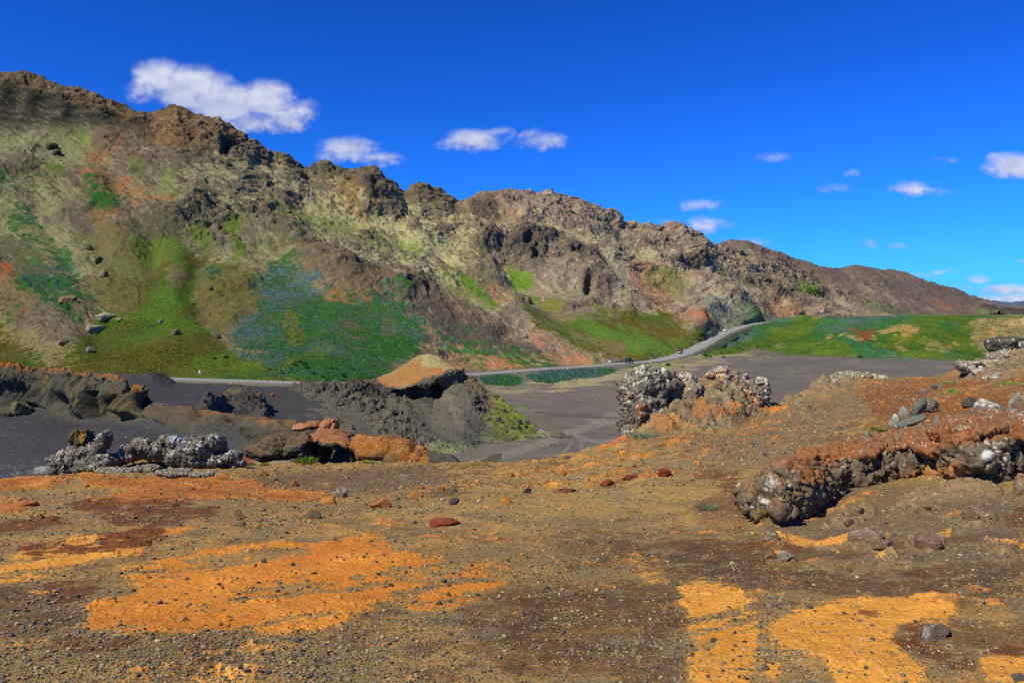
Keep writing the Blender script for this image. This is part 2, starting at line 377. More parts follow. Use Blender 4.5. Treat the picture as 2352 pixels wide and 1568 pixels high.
# strike-parallel streaks running down to the right
def streak(ang, sc, st, seed, U=U, V=V, kind='n', oc=5):
    c, s = math.cos(R(ang)), math.sin(R(ang))
    a = U * c + V * s; b = -U * s + V * c
    return fbm(np.stack([a / st, b, 0 * a], -1), sc, oc, seed, .6, kind)
led = streak(17, 15, 4, 10, kind='r'); led2 = streak(21, 7, 4, 11, kind='r'); wL_ = 1 - sm(U + 30 * nm, 1000, 1200)
flk = streak(33, 3.2, 5, 19) * wL_ + streak(18, 3.4, 3.5, 12) * (1 - wL_); flk2 = streak(35, 6, 7, 15) * wL_ + streak(22, 6, 5, 13) * (1 - wL_)
stk = streak(35, 7, 9, 6); stk2 = streak(28, 14, 7, 7); stv = streak(62, 8, 7, 8)
crag_polys = [
    [(0, 160), (200, 200), (320, 240), (400, 228), (500, 262), (600, 340), (640, 350), (640, 380), (560, 345), (545, 365), (510, 340), (430, 330), (400, 350), (330, 300), (240, 290), (100, 210), (0, 190)],
    [(640, 348), (700, 384), (760, 378), (860, 370), (930, 424), (965, 410), (1050, 455), (1045, 470), (960, 440), (920, 445), (895, 470), (840, 470), (790, 430), (740, 410), (690, 405), (640, 370)],
    [(1070, 460), (1130, 440), (1330, 450), (1422, 498), (1425, 520), (1360, 520), (1240, 500), (1180, 490), (1150, 500), (1090, 490)],
    [(1430, 510), (1550, 508), (1640, 553), (1800, 603), (1900, 660), (1890, 680), (1820, 670), (1740, 640), (1640, 620), (1540, 590), (1480, 570), (1440, 530)],
    [(1040, 545), (1110, 520), (1220, 518), (1280, 545), (1360, 550), (1390, 600), (1380, 640), (1300, 640), (1240, 600), (1190, 585), (1110, 590), (1050, 570)],
    [(1290, 640), (1400, 640), (1420, 680), (1360, 690), (1310, 670)],
    [(1480, 600), (1600, 620), (1720, 680), (1820, 700), (1900, 715), (1800, 725), (1700, 700), (1560, 680), (1500, 650)],
    [(1590, 690), (1660, 680), (1720, 700), (1745, 750), (1690, 758), (1620, 730)],
    [(640, 560), (740, 580), (860, 640), (960, 660), (1000, 680), (990, 715), (900, 720), (880, 690), (780, 690), (730, 660), (680, 620)],
    [(230, 540), (330, 530), (380, 490), (440, 460), (500, 480), (490, 510), (430, 540), (360, 560), (290, 590), (240, 560)],
    [(440, 550), (480, 520), (540, 500), (650, 500), (640, 530), (560, 530), (500, 570), (450, 580)],
    [(980, 640), (1080, 665), (1180, 725), (1170, 750), (1080, 710), (990, 680)],
    [(940, 790), (1010, 780), (1100, 815), (1180, 840), (1120, 850), (1030, 830)],
    [(0, 370), (60, 380), (200, 380), (210, 400), (100, 400), (0, 400)], [(270, 330), (330, 340), (400, 370), (370, 385), (300, 370)],
    [(1440, 670), (1530, 660), (1540, 700), (1460, 710)]]
crag = mask(crag_polys, 22)
cu = U + 16 * nm; cv = V + 12 * nm
cm = samp(crag, cu, cv)
meadow_polys = [[(395, 545), (450, 580), (455, 700), (480, 760), (600, 830), (720, 875), (800, 885), (0, 885), (0, 755), (120, 825), (200, 780), (290, 740), (330, 680), (340, 600)],
                [(620, 640), (700, 655), (740, 690), (860, 700), (990, 750), (940, 840), (900, 890), (700, 890), (560, 820), (500, 780), (560, 720)], [(1180, 700), (1260, 690), (1400, 730), (1520, 720), (1620, 780), (1500, 830), (1300, 800)]]
mm = samp(mask(meadow_polys, 30), cu, cv)
# gullies and spurs
spur = [(stroke([(630, 350), (760, 420), (900, 500), (1000, 580)], [10, 30, 40, 30]), 5), (stroke([(240, 560), (400, 500), (470, 470)], 34), 9), (stroke([(640, 570), (800, 650), (960, 690), (1150, 750)], [40, 60, 50, 20]), 11),
        (stroke([(1060, 550), (1200, 535), (1300, 570), (1380, 620)], 40), 10), (stroke([(700, 400), (820, 480), (1000, 520)], 26), -8), (stroke([(1150, 560), (1180, 640), (1300, 720)], 34), -8), (stroke([(455, 560), (440, 660), (480, 750)], 30), -4),
        (stroke([(350, 620), (330, 520), (260, 420), (220, 330)], 30), -5), (stroke([(1440, 560), (1500, 640), (1600, 720)], 40), -8), (stroke([(60, 420), (140, 560), (240, 720)], 30), -4), (stroke([(1560, 540), (1640, 620), (1760, 700)], 40), 8),
        (stroke([(0, 650), (120, 740), (200, 820)], 40), 4), (stroke([(1050, 460), (1120, 520), (1160, 560)], 30), -9), (stroke([(270, 340), (420, 390), (560, 440)], 30), 5), (stroke([(1590, 755), (1640, 700), (1700, 700), (1740, 750)], 30), 9)]
D = 0
for pl, a in spur: D = D + a * samp(mask(pl, 26), cu, cv)
Y = P[..., 1]; far = np.clip(Y / 450, .8, 2.2)
D = D + 6 * nb * (1 - .8 * mm) + (1 - .9 * mm) * far * (1.3 * nm + .5 * nr) + (1 - .92 * mm) * .6 * nf * far
w1, w2, wid = worley(Q * [1, 1, 1.35], 11.0, 3)
blk = (w2 - w1)
rgt_ = sm(U, 980, 1100); ck = 1 - .86 * rgt_
D = D + (1 - .9 * mm) * far * (.45 + .3 * rgt_) * (.5 * led + .12 * led2) * (.5 + .6 * cm)
D = D + cm * ck * far * .7 * (2.2 * nr + 1.7 * (wid - .5) + 1.2 * np.clip(blk, 0, .6) + .6 * nf)
strata = np.abs(((P[..., 2] + .12 * P[..., 0] + 2.5 * nm) / 5.0) % 1 - .5)
D = D + cm * ck * 1.6 * far * (strata - .25) * 2
D = D * sm(np.arange(V.shape[0])[:, None] * np.ones_like(V), 6, 30)
# alcoves in the high tuff cliff at the left
alc = mask([ell(30, 235, 22, 26), ell(105, 245, 30, 26, 20), ell(165, 262, 20, 20), ell(270, 262, 26, 16)], 16)
D = D - 10 * samp(alc, U + 10 * nm, V + 8 * nm)
cl = mask([(-100, 180), (0, 186), (60, 196), (130, 216), (190, 240), (330, 266), (340, 292), (250, 298), (150, 298), (60, 290), (-100, 270)], 14)
clm = samp(cl, U, V)
D = D * (1 - .5 * clm) * (1 - sm(U, 1930, 2030))
bandm = sm(nb + .5 * nm, -.35, .25) * (1 - mm) * (1 - clm)
gA = streak(19, 13, 4, 16, kind='r', oc=2) + .25 * nm; gC = streak(15, 26, 3, 18, kind='r', oc=2) + .25 * nm
lA = streak(19, 10, 4.5, 16, kind='r') + .35 * nf + .25 * nm; lB = streak(24, 5, 4, 17, kind='r') + .4 * nf; lC = streak(14, 22, 3.5, 18, kind='r') + .3 * nf + .3 * nm
st1 = sm(lA, .30, .46) * bandm; st2 = sm(lB, .38, .55) * bandm; st3 = sm(lC, .34, .46) * bandm
bandm = bandm * (1 - sm(U, 1900, 2000))
D = D + far * bandm * (.6 * sm(gA, .2, .5) + 1.3 * sm(gC, .2, .45)) + far * (.28 * st1 + .1 * st2 + .3 * st3)
rws = np.arange(V.shape[0])[:, None] * np.ones_like(V); wcr = sm(rws, 560, 690); D = D - wcr * (boxblur(D.astype(np.float32), 40) + 1.0)
DARKC = [[(1175, 548), (1240, 524), (1300, 532), (1262, 566), (1195, 585), (1150, 570)], [(1205, 575), (1246, 580), (1245, 612), (1208, 604)], [(1292, 560), (1368, 562), (1392, 612), (1330, 622), (1300, 590)], [(1100, 545), (1150, 540), (1160, 565), (1110, 570)], [(1330, 640), (1362, 640), (1362, 668), (1340, 668)], [(1370, 650), (1408, 652), (1405, 675), (1372, 672)],
         [(1075, 465), (1140, 462), (1140, 490), (1090, 495)], [(900, 690), (960, 672), (992, 682), (985, 708), (915, 710)], [(775, 640), (860, 636), (880, 658), (800, 668)], [(500, 312), (545, 312), (545, 345), (505, 342)], [(822, 432), (860, 424), (868, 462), (838, 468)], [(1520, 590), (1580, 592), (1640, 612), (1600, 622), (1530, 612)], [(1850, 655), (1900, 662), (1890, 682), (1850, 680)], [(1770, 670), (1810, 672), (1820, 690), (1775, 690)], [(1560, 690), (1620, 688), (1620, 700), (1565, 700)], [(1700, 640), (1760, 655), (1750, 668), (1700, 655)], [(1435, 700), (1460, 700), (1462, 724), (1440, 722)], [(1290, 695), (1420, 700), (1420, 708), (1290, 706)]]
dk = samp(mask(DARKC, 9), U + 6 * nm + 4 * nf, V + 5 * nm)
D = D + dk * far * (1.4 + 1.8 * fbm(P, 7, 5, 14, .55, 'r') + 1.2 * nf)
D = D - far * 7 * samp(mask([ell(1212, 560, 10, 5), ell(1275, 545, 12, 6), ell(1228, 592, 7, 9), ell(1320, 590, 16, 5, 15), ell(1352, 655, 7, 9), ell(835, 650, 26, 5), ell(880, 655, 14, 5), ell(850, 448, 8, 9), ell(1590, 698, 20, 4), ell(525, 335, 14, 8), ell(975, 695, 8, 8), ell(1355, 705, 40, 2.5)], 5), U, V)
Pm = P + Nn * D[..., None]
holes = None #(nf + .5 * nr, .25, .8) * cm)     # crevices

pt = Paint(U, V, P, 12, 14, (96, 88, 70))
mix = pt.mix; fill = pt.fill
PALE = (158, 152, 118); OCH = (118, 90, 58)
mix(sm(nm + .6 * nf, -.1, .7) * .6, (122, 104, 82)); mix(sm(-nm + .5 * nf, .2, .9) * .7, (82, 74, 62)); mix(sm(nb + .6 * nf, .3, .9) * .5, (132, 96, 68))
fill([(-100, 380), (300, 420), (620, 480), (700, 560), (620, 640), (450, 700), (300, 720), (-100, 700)], (82, 84, 50), .8, 40, nf, .8)
fill([(1300, 430), (1450, 500), (1650, 560), (1900, 660), (1960, 735), (1700, 735), (1500, 720), (1400, 640), (1250, 560)], (122, 98, 80), .75, 40, nf, .6)
fill([(1050, 440), (1300, 430), (1430, 510), (1420, 540), (1300, 520), (1150, 520)], (120, 92, 72), .9, 16, nf, .5)
fill([(1120, 425), (1290, 425), (1350, 452), (1330, 462), (1250, 455), (1180, 455), (1120, 448)], (84, 74, 68), .9, 8, nf, .4)
rcol = sm(U, 1080, 1260) * (1 - mm)
mix(rcol * .75, np.array((132, 116, 106), np.float32) + 14 * nm[..., None]); mix(rcol * sm(nb + .5 * flk2, .0, .7) * .5, (136, 102, 82)); mix(rcol * sm(-nb + .5 * flk2, .1, .8) * .5, (116, 108, 80))
fill([(420, 380), (640, 380), (900, 480), (1120, 600), (1180, 720), (1000, 660), (760, 570), (560, 520)], (112, 108, 78), .6, 40, nf, .6)
# pale lichen and moss bands
for pl, a, c in [([(520, 330), (600, 340), (700, 410), (820, 480), (960, 530), (1080, 560), (1060, 600), (1000, 590), (900, 560), (780, 530), (640, 490), (520, 460), (400, 430), (420, 400), (560, 420)], .85, (162, 156, 116)),
              ([(640, 500), (760, 520), (880, 560), (1000, 610), (1090, 660), (1180, 740), (1060, 680), (960, 640), (840, 590), (720, 560)], .8, (158, 156, 118)),
              ([(700, 410), (860, 470), (1040, 490), (1160, 520), (1060, 545), (960, 530), (820, 480)], .8, (166, 162, 116)),
              ([(0, 290), (120, 300), (240, 300), (220, 380), (60, 370), (0, 350)], .75, (128, 132, 92)), ([(0, 400), (180, 440), (160, 560), (260, 640), (220, 660), (60, 540), (0, 520)], .45, PALE),
              ([(480, 560), (620, 560), (700, 640), (600, 650), (500, 640)], .5, (146, 144, 104)), ([(1180, 500), (1320, 520), (1460, 560), (1520, 600), (1460, 620), (1380, 560), (1260, 540)], .65, (160, 154, 112)),
              ([(1240, 600), (1400, 560), (1500, 640), (1620, 700), (1500, 700), (1380, 660), (1300, 640)], .6, (150, 142, 118)), ([(1500, 560), (1700, 640), (1850, 700), (1780, 720), (1600, 680), (1500, 620)], .55, (146, 138, 116)),
              ([(420, 500), (560, 500), (640, 540), (560, 570), (470, 590), (440, 560)], .5, (150, 146, 122)), ([(1000, 780), (1100, 780), (1230, 830), (1190, 850), (1060, 830), (960, 800)], .6, (160, 146, 120)),
              ([(250, 420), (400, 420), (420, 470), (300, 480)], .4, PALE)]:
    fill(pl, np.array(c), min(1, a * 1.1), 30, stk * .6 + .8 * flk2 + .4 * nf2 + .12, .95, .25)
mix(sm(stk2 + .7 * nf2, .45, 1.0) * .35 * (1 - mm), PALE); mix(sm(nf2 + .4 * nf + .3 * nm, .55, 1.1) * .5 * (1 - mm), (172, 166, 138))
mix(sm(stk + nf2 * .6, .4, 1.) * .6 * (1 - mm) * samp(mask([(0, 400), (600, 420), (1100, 560), (1300, 800), (900, 800), (0, 700)], 40), U, V), (84, 76, 60))
YG = (108, 120, 54)
for pl, a in [([(600, 470), (800, 500), (960, 560), (1040, 610), (900, 590), (760, 550), (640, 510)], .8), ([(960, 590), (1060, 620), (1140, 690), (1080, 680), (980, 620)], .8), ([(370, 390), (420, 400), (400, 480), (370, 490)], .7), ([(150, 278), (235, 285), (232, 350), (160, 330)], .8), ([(1430, 600), (1500, 620), (1560, 660), (1500, 650)], .5)]:
    fill(pl, YG, a, 24, .5 * stk2 + .7 * flk2, .9, .3)
# ochre and orange ground
for pl, c, a in [([(230, 290), (280, 300), (260, 340), (210, 380), (200, 350)], (140, 96, 58), .9), ([(190, 385), (270, 390), (290, 430), (240, 440), (200, 430)], (150, 102, 58), .9), ([(280, 420), (380, 435), (390, 460), (290, 475)], (148, 104, 66), .8),
                 ([(190, 480), (280, 480), (260, 510), (200, 505)], (150, 100, 58), .7), ([(-10, 590), (20, 600), (45, 680), (20, 690), (-10, 650)], (150, 74, 40), .95), ([(230, 510), (300, 520), (310, 570), (260, 590), (225, 560)], (140, 104, 92), .9),
                 ([(650, 560), (740, 580), (860, 650), (980, 680), (960, 715), (860, 700), (760, 700), (700, 640)], (116, 94, 66), .9), ([(660, 600), (720, 640), (740, 680), (700, 650)], (148, 96, 66), .9), ([(730, 668), (820, 690), (880, 705), (860, 715), (760, 700)], (156, 98, 56), .95),
                 ([(1130, 640), (1190, 690), (1170, 705), (1110, 650)], (152, 106, 76), .9), ([(960, 690), (1100, 730), (1260, 800), (1400, 838), (1380, 850), (1180, 860), (1000, 830), (930, 800), (960, 770)], (138, 104, 82), .85),
                 ([(1120, 800), (1300, 830), (1360, 846), (1120, 850)], (158, 100, 64), .8), ([(1200, 760), (1300, 800), (1390, 832), (1340, 836), (1220, 790)], (152, 100, 72), .8), ([(1440, 590), (1520, 600), (1560, 700), (1480, 690)], (138, 94, 72), .7),
                 ([(1480, 690), (1540, 700), (1600, 730), (1650, 755), (1600, 760), (1520, 720)], (126, 96, 78), .9), ([(1590, 725), (1650, 750), (1620, 770), (1580, 745)], (158, 92, 56), .9), ([(1660, 710), (1700, 715), (1700, 740), (1650, 730)], (160, 96, 60), .8),
                 ([(1740, 690), (1840, 700), (1880, 725), (1780, 725)], (150, 104, 78), .7), ([(760, 430), (820, 420), (850, 470), (790, 470)], (124, 92, 56), .8), ([(820, 455), (880, 450), (900, 480), (850, 490)], (138, 92, 52), .7)]:
    fill(pl, c, a, 14, nf + .4 * stk, .8, .3)
# ash fans
for pl, c, a in [([(950, 695), (1010, 715), (1100, 745), (1200, 775), (1290, 808), (1200, 806), (1080, 780), (1000, 755), (940, 725)], (82, 74, 66), .95), ([(640, 355), (700, 400), (770, 450), (700, 430)], (88, 80, 70), .8), ([(480, 400), (560, 430), (600, 460), (520, 450)], (96, 88, 74), .7),
                 ([(140, 440), (220, 500), (250, 560), (160, 500)], (92, 84, 72), .8), ([(640, 505), (720, 540), (690, 600), (640, 560)], (104, 96, 80), .7), ([(1180, 560), (1300, 580), (1440, 640), (1380, 660), (1260, 620)], (92, 80, 68), .6),
                 ([(1700, 620), (1800, 640), (1900, 700), (1980, 725), (1880, 720), (1780, 690)], (96, 86, 76), .8), ([(1330, 455), (1440, 530), (1560, 560), (1420, 545)], (96, 86, 76), .7)]:
    fill(pl, c, a, 10, stk + .4 * nf, .6, .3)
# dark crag rock
ca = sm(cm + .35 * nf, .35, .75)
colr = np.array((96, 84, 66), np.float32) + 20 * nm[..., None]
mix(ca * .45 * (1 - .6 * rgt_), colr)
mix(ca * sm(U, 700, 500) * sm(V, 420, 380) * .8, np.array(OCH, np.float32) + 24 * nf[..., None])
for pl in [[(1170, 545), (1240, 520), (1300, 530), (1260, 570), (1190, 590), (1140, 570)], [(1200, 570), (1250, 580), (1245, 610), (1205, 600)], [(1290, 560), (1370, 560), (1395, 615), (1330, 625), (1300, 590)], [(1150, 585), (1180, 590), (1175, 610), (1155, 600)],
           [(1330, 640), (1362, 640), (1362, 668), (1340, 668)], [(1370, 650), (1408, 652), (1405, 675), (1372, 672)], [(780, 640), (860, 640), (880, 660), (790, 665)], [(900, 690), (960, 670), (995, 680), (985, 710), (920, 712)], [(490, 310), (545, 310), (545, 345), (500, 340)], [(820, 430), (860, 420), (870, 465), (835, 470)]]:
    fill(pl, (66, 60, 54), .3, 8, nf, .5)
fill([(1595, 690), (1660, 682), (1715, 700), (1742, 750), (1690, 756), (1640, 735), (1600, 715)], np.array((116, 118, 108)) + 30 * nf[..., None], .9, 8, nf, .5)
fill([(300, 330), (340, 325), (400, 360), (380, 375), (310, 360)], np.array((112, 100, 96)) + 30 * nf[..., None], .8, 8, nf, .5)
mix(clm * .95, np.array((58, 54, 44), np.float32) + 12 * (strata - .25)[..., None] * 4 + 14 * fbm(P, 5, 4, 40, st=(.3, .3, 3))[..., None])
nmd = 1 - .92 * mm
rockc = np.array((104, 92, 78), np.float32) + (np.array((128, 112, 102), np.float32) - (104, 92, 78)) * sm(U, 900, 1300)[..., None] + 22 * nf[..., None]
mix(st1 * .6, rockc); mix(st2 * .5, rockc * .92); mix(st3 * .6, rockc * .9)
mix(nmd * sm(flk + .25 * nf2, .28, .75) * (.55 + .2 * rgt_), (166, 156, 132)); mix(nmd * sm(-flk + .25 * nf2, .3, .8) * .55, (70, 62, 52)); mix(nmd * sm(flk2 + .4 * nf, .35, .9) * .4, (150, 142, 112)); mix(nmd * sm(-flk2 + .4 * nf, .4, .9) * .4, (84, 72, 58))
mix(dk * .85, np.array((70, 64, 58), np.float32) + 14 * nf[..., None])
# meadows
G1 = (60, 84, 2); G2 = (80, 76, 4); G3 = (72, 106, 4); GD = (44, 92, 22); TEAL = (50, 90, 58); BL = (86, 98, 126)
gcol = np.array(G2, np.float32) + (np.array(G1, np.float32) - G2) * sm(nm + .5 * fbm(P, 25, 3, 33, st=(1, 1, 3)), -.4, .6)[..., None]
gcol = gcol + (np.array(G3, np.float32) - gcol) * (sm(fbm(P, 40, 4, 34, st=(1, 1, 2.5)), .1, .7) * .8)[..., None] + 7 * nf2[..., None]
fill([(380, 545), (450, 580), (458, 640), (455, 720), (480, 770), (560, 820), (640, 850), (800, 895), (-100, 895), (-100, 740), (0, 752), (60, 800), (120, 832), (180, 800), (230, 740), (330, 720), (320, 660), (350, 610)], gcol, 1, 16, nf, .4)
fill([(400, 530), (430, 560), (440, 620), (420, 700), (350, 720), (330, 690), (380, 620)], (72, 104, 24), .7, 14, nf, .7)
fill([(230, 600), (340, 600), (340, 700), (280, 740), (200, 690)], (92, 90, 36), .7, 24, nf, .8)
fill([(440, 560), (620, 640), (590, 700), (500, 780), (470, 740)], (94, 90, 34), .75, 20, nf, .7)
fill([(220, 500), (330, 570), (330, 640), (240, 620), (200, 560)], (94, 96, 48), .6, 24, nf, .8)
for pl in [[(520, 500), (545, 505), (560, 590), (530, 590)], [(300, 560), (420, 540), (430, 600), (340, 600)], [(440, 520), (470, 520), (480, 560), (450, 560)], [(300, 368), (335, 375), (340, 395), (310, 385)], [(100, 385), (150, 385), (150, 400), (100, 400)]]:
    fill(pl, (84, 108, 30), .8, 12, nf, .7)
fill(stroke([(400, 560), (370, 610), (345, 640)], 5), (110, 74, 48), .8, 4)
fill(stroke([(450, 640), (448, 720), (480, 760), (520, 785), (600, 830), (640, 850)], [8, 9, 10, 12, 8, 4]), (120, 104, 76), .9, 5, nf, .6)
fill([(380, 600), (430, 610), (425, 640), (405, 665), (385, 640)], (112, 96, 68), .8, 8, nf, .6)
fill([(-60, 690), (0, 735), (60, 770), (120, 800), (180, 830), (110, 835), (60, 800), (0, 760), (-60, 730)], (128, 116, 78), .9, 14, nf2 + .5 * nf, 1.)
fill([(0, 640), (60, 650), (100, 720), (60, 760), (0, 730)], (122, 100, 68), .6, 20, nf, .8)
# lupin fields
ln_ = fbm(P, 2.2, 4, 51, .65); lb = fbm(P, 26, 3, 52)
lup = np.array(GD, np.float32) + (np.array(TEAL, np.float32) - GD) * (sm(lb, -.3, .6) * (1 - .6 * sm(U + .6 * (V - 760), 720, 860)))[..., None]
lup = lup + 12 * nf2[..., None] * np.array((.5, 1, .5), np.float32)
LUPM = 0
def lupin(pl, blue, a=1., blur=12, k=.55):
    global LUPM
    m = pt.m(pl, blur * 1.8, nf + .3 * ln_ + .5 * nm, k + .3, .35) * a; mix(m, lup); mb = m * sm(ln_ + .5 * lb + blue, .35, 1.0) * .85
    mix(mb, np.array(BL, np.float32) + 18 * nf2[..., None]); LUPM = np.maximum(LUPM, m)
lupin([(600, 640), (660, 628), (700, 652), (740, 690), (800, 706), (860, 704), (930, 728), (1000, 752), (965, 785), (945, 815), (900, 845), (860, 890), (720, 890), (640, 872), (600, 850), (620, 845), (560, 815), (510, 785), (530, 755), (575, 735), (600, 700), (590, 665)], .1)
lupin([(600, 640), (660, 628), (700, 652), (740, 690), (700, 740), (640, 760), (560, 800), (520, 780), (560, 735), (600, 700)], .55, .8)
lupin([(45, 645), (100, 630), (160, 645), (175, 680), (220, 700), (235, 715), (190, 730), (150, 755), (110, 735), (80, 700), (50, 680)], -.45)
lupin([(215, 425), (235, 420), (270, 435), (265, 460), (240, 480), (220, 470)], 0, 1, 8); lupin([(60, 385), (98, 400), (95, 415), (65, 400)], 0); lupin([(-10, 412), (28, 425), (28, 440), (-10, 435)], .2)
lupin(stroke([(30, 485), (60, 520), (120, 560), (150, 620), (160, 660)], [16, 18, 14, 18, 14]), .1, .9, 12, .9); lupin(stroke([(60, 590), (100, 620), (70, 640)], 14), .2, .8, 10, .8); lupin([(25, 735), (50, 725), (60, 735), (40, 745)], .2); lupin([(660, 560), (690, 555), (695, 575), (665, 580)], 0, .9, 8); lupin([(455, 610), (495, 615), (490, 635), (460, 628)], .2, .9, 8)
lupin(stroke([(470, 745), (520, 785), (600, 835), (660, 870)], [10, 8, 7, 6]), .4, .8, 6)
lupin([(990, 752), (1060, 765), (1180, 800), (1300, 836), (1260, 845), (1150, 812), (1050, 790), (980, 775)], .35, .8, 8, 1.1)
lupin([(1180, 795), (1300, 830), (1350, 846), (1280, 842)], -.1, .9, 8); lupin([(1080, 810), (1200, 835), (1250, 850), (1160, 845), (1080, 830)], .1, .5, 8, 1.2); lupin([(1310, 810), (1420, 838), (1380, 838)], .2, .6, 6, 1.)
lupin([(1700, 715), (1740, 725), (1800, 735), (1740, 742), (1690, 758), (1710, 735)], .3, .9, 8); lupin([(1638, 745), (1665, 750), (1660, 760), (1640, 757)], -.2, .8, 6); lupin([(1580, 775), (1640, 755), (1600, 790), (1520, 824), (1560, 800)], .5, .7, 6)
lupin([(430, 862), (500, 858), (600, 862), (640, 872), (560, 872), (440, 868)], .3, .7, 5, .9); lupin([(370, 864), (405, 858), (402, 872), (380, 872)], .4, .9, 4)
# olive patches inside the lupins
fill([ell(676, 752, 21, 46), ell(668, 715, 12, 8)], (96, 104, 20), .95, 6, nf, .3); fill(ell(630, 730, 24, 12), (72, 100, 34), .8, 8, nf, .4)
fill(stroke([(640, 860), (690, 825), (745, 785), (770, 770)], [16, 14, 8, 4]), (88, 102, 24), .9, 6, nf, .4); fill([(700, 830), (760, 790), (770, 800), (735, 830)], (86, 110, 30), .85, 6, nf, .4)
fill([(455, 868), (600, 872), (720, 878), (800, 886), (800, 895), (400, 884)], (88, 96, 22), .9, 4, nf, .3); fill(stroke([(515, 790), (560, 805), (610, 812)], 6), (128, 116, 62), .8, 4, nf, .6)
for pl in [[(880, 735), (910, 750), (890, 775), (870, 765)], [(780, 740), (830, 745), (800, 765), (770, 752)], [(825, 760), (850, 770), (835, 780), (820, 775)]]: fill(pl, (110, 90, 74), .8, 8, nf, .9)
# green slopes right of centre
gc2 = gcol + np.array((4, 0, 2), np.float32)
fill([(1170, 690), (1230, 720), (1290, 740), (1340, 740), (1400, 735), (1440, 720), (1530, 725), (1560, 745), (1610, 790), (1540, 815), (1480, 832), (1400, 826), (1310, 790), (1220, 745)], gc2, .95, 16, nf + .6 * stk, .9)
fill([(1320, 740), (1400, 760), (1520, 780), (1600, 790), (1500, 812), (1440, 806), (1360, 780)], (86, 122, 36), .7, 14, stk2, 1.)
fill([(1040, 610), (1090, 650), (1150, 700), (1140, 712), (1080, 680), (1040, 640)], (80, 112, 26), .9, 8, stk, .7); fill([(1200, 640), (1230, 655), (1250, 680), (1215, 670)], (84, 116, 30), .8, 8, nf, .7); fill([(1175, 598), (1215, 608), (1235, 636), (1200, 632), (1170, 615)], (86, 120, 24), .9, 8, nf, .5)
fill([(1250, 665), (1310, 690), (1300, 705), (1250, 690)], (96, 104, 34), .8, 10, nf, .7); fill([(1350, 700), (1420, 715), (1450, 730), (1370, 725)], (94, 104, 36), .7, 10, stk, .9)
fill([(1400, 780), (1440, 790), (1440, 825), (1395, 815), (1380, 795)], (116, 96, 62), .9, 8, nf, .5); fill([(1300, 760), (1380, 775), (1400, 795), (1330, 790)], (124, 104, 76), .7, 10, stk, .9)
fill([(1455, 590), (1530, 625), (1600, 668), (1570, 668), (1490, 625)], (98, 104, 52), .7, 12, stk, .9); fill([(1830, 640), (1880, 655), (1870, 675), (1835, 665)], (90, 116, 40), .7, 8, nf, .7)
mix(sm(mm, .2, .9) * sm(nf2 + .6 * nf, .6, 1.1) * .5, (112, 106, 66)); mix(sm(mm, .2, .9) * sm(-nf2 + .4 * nf + .3 * nm, .5, 1.) * .45, (44, 60, 22))
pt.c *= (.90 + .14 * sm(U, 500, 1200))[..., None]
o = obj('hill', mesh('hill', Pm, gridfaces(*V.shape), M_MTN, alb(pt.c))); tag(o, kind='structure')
MTN = (U, V, Pm, LUPM, mm, cm)

# ---- smooth ash hill behind
FR = [(1500, 610, 1250), (1600, 585, 1280), (1640, 570, 1300), (1680, 560, 1320), (1720, 556, 1350), (1745, 563, 1380), (1765, 573, 1400), (1800, 584, 1450), (1820, 597, 1480), (1880, 611, 1560), (1930, 611, 1620), (1980, 609, 1700), (2010, 613, 1750), (2060, 626, 1800), (2110, 635, 1900), (2130, 640, 1950), (2160, 654, 2000),
      (2200, 669, 2100), (2240, 684, 2200), (2270, 692, 2300), (2300, 701, 2400), (2352, 708, 2600), (2500, 714, 3000)]
FB = [(1500, 735, 900), (1850, 732, 950), (2000, 731, 1100), (2200, 729, 1400), (2300, 726, 1700), (2500, 723, 2300)]
U, V, P = sheet([FB, FR, behind(1.15, -.03), behind(1.5, -.1)], [220, 20, 8], 800, 1480, 2480)
Nn = normals(P); nf = fbm(P, 18, 5, 61, .6); nb = fbm(P, 120, 3, 62)
sk = streak(33, 6, 12, 63, U, V); sk2 = streak(28, 18, 8, 64, U, V)
rk = samp(mask([[(1680, 556), (1900, 640), (1860, 660), (1800, 640), (1740, 600)], [(1890, 650), (2000, 690), (2060, 725), (1960, 725), (1900, 690)], [(1950, 630), (2100, 690), (2060, 690)], [(2220, 700), (2352, 712), (2352, 728), (2260, 724)]], 20), U + 10 * nf, V + 8 * nf)
D = 10 * nb + 3 * nf + 4 * sk2 + rk * (10 * fbm(P, 30, 5, 65, .6, 'r') + 6 * nf)
D *= sm(V, 560, 575) * .3 + .7
Pf = P + Nn * D[..., None]
pt = Paint(U, V, P, 6, 60, (98, 86, 80))
pt.mix(sm(sk2, -.2, .8) * .5, (84, 74, 70)); pt.mix(sm(sk + .3 * nf, .25, .9) * .6, (134, 124, 112)); pt.mix(sm(-sk + .3 * sk2, .4, 1) * .5, (114, 84, 72))
pt.fill([(1900, 640), (2080, 690), (2200, 720), (2150, 720), (2000, 690)], (134, 112, 98), .6, 14, sk, .9); pt.fill([(2120, 680), (2200, 700), (2240, 722), (2180, 715)], (128, 88, 66), .7, 8, sk, .7)
pt.fill([(1960, 690), (2080, 722), (2260, 726), (2340, 728), (2100, 732), (1960, 732)], (92, 104, 66), .7, 8, sk + .4, .9)
pt.fill([(2250, 706), (2352, 714), (2500, 718), (2500, 724), (2270, 724)], (58, 52, 54), .9, 4, nf, .5)
pt.mix(rk * sm(nf, 0, .7) * .5, (126, 112, 100)); pt.mix(rk * sm(-nf, .2, .8) * .6, (66, 60, 58))
tag(obj('ash_hill', mesh('ash_hill', Pf, gridfaces(*V.shape), M_FAR, alb(pt.c))), kind='structure')
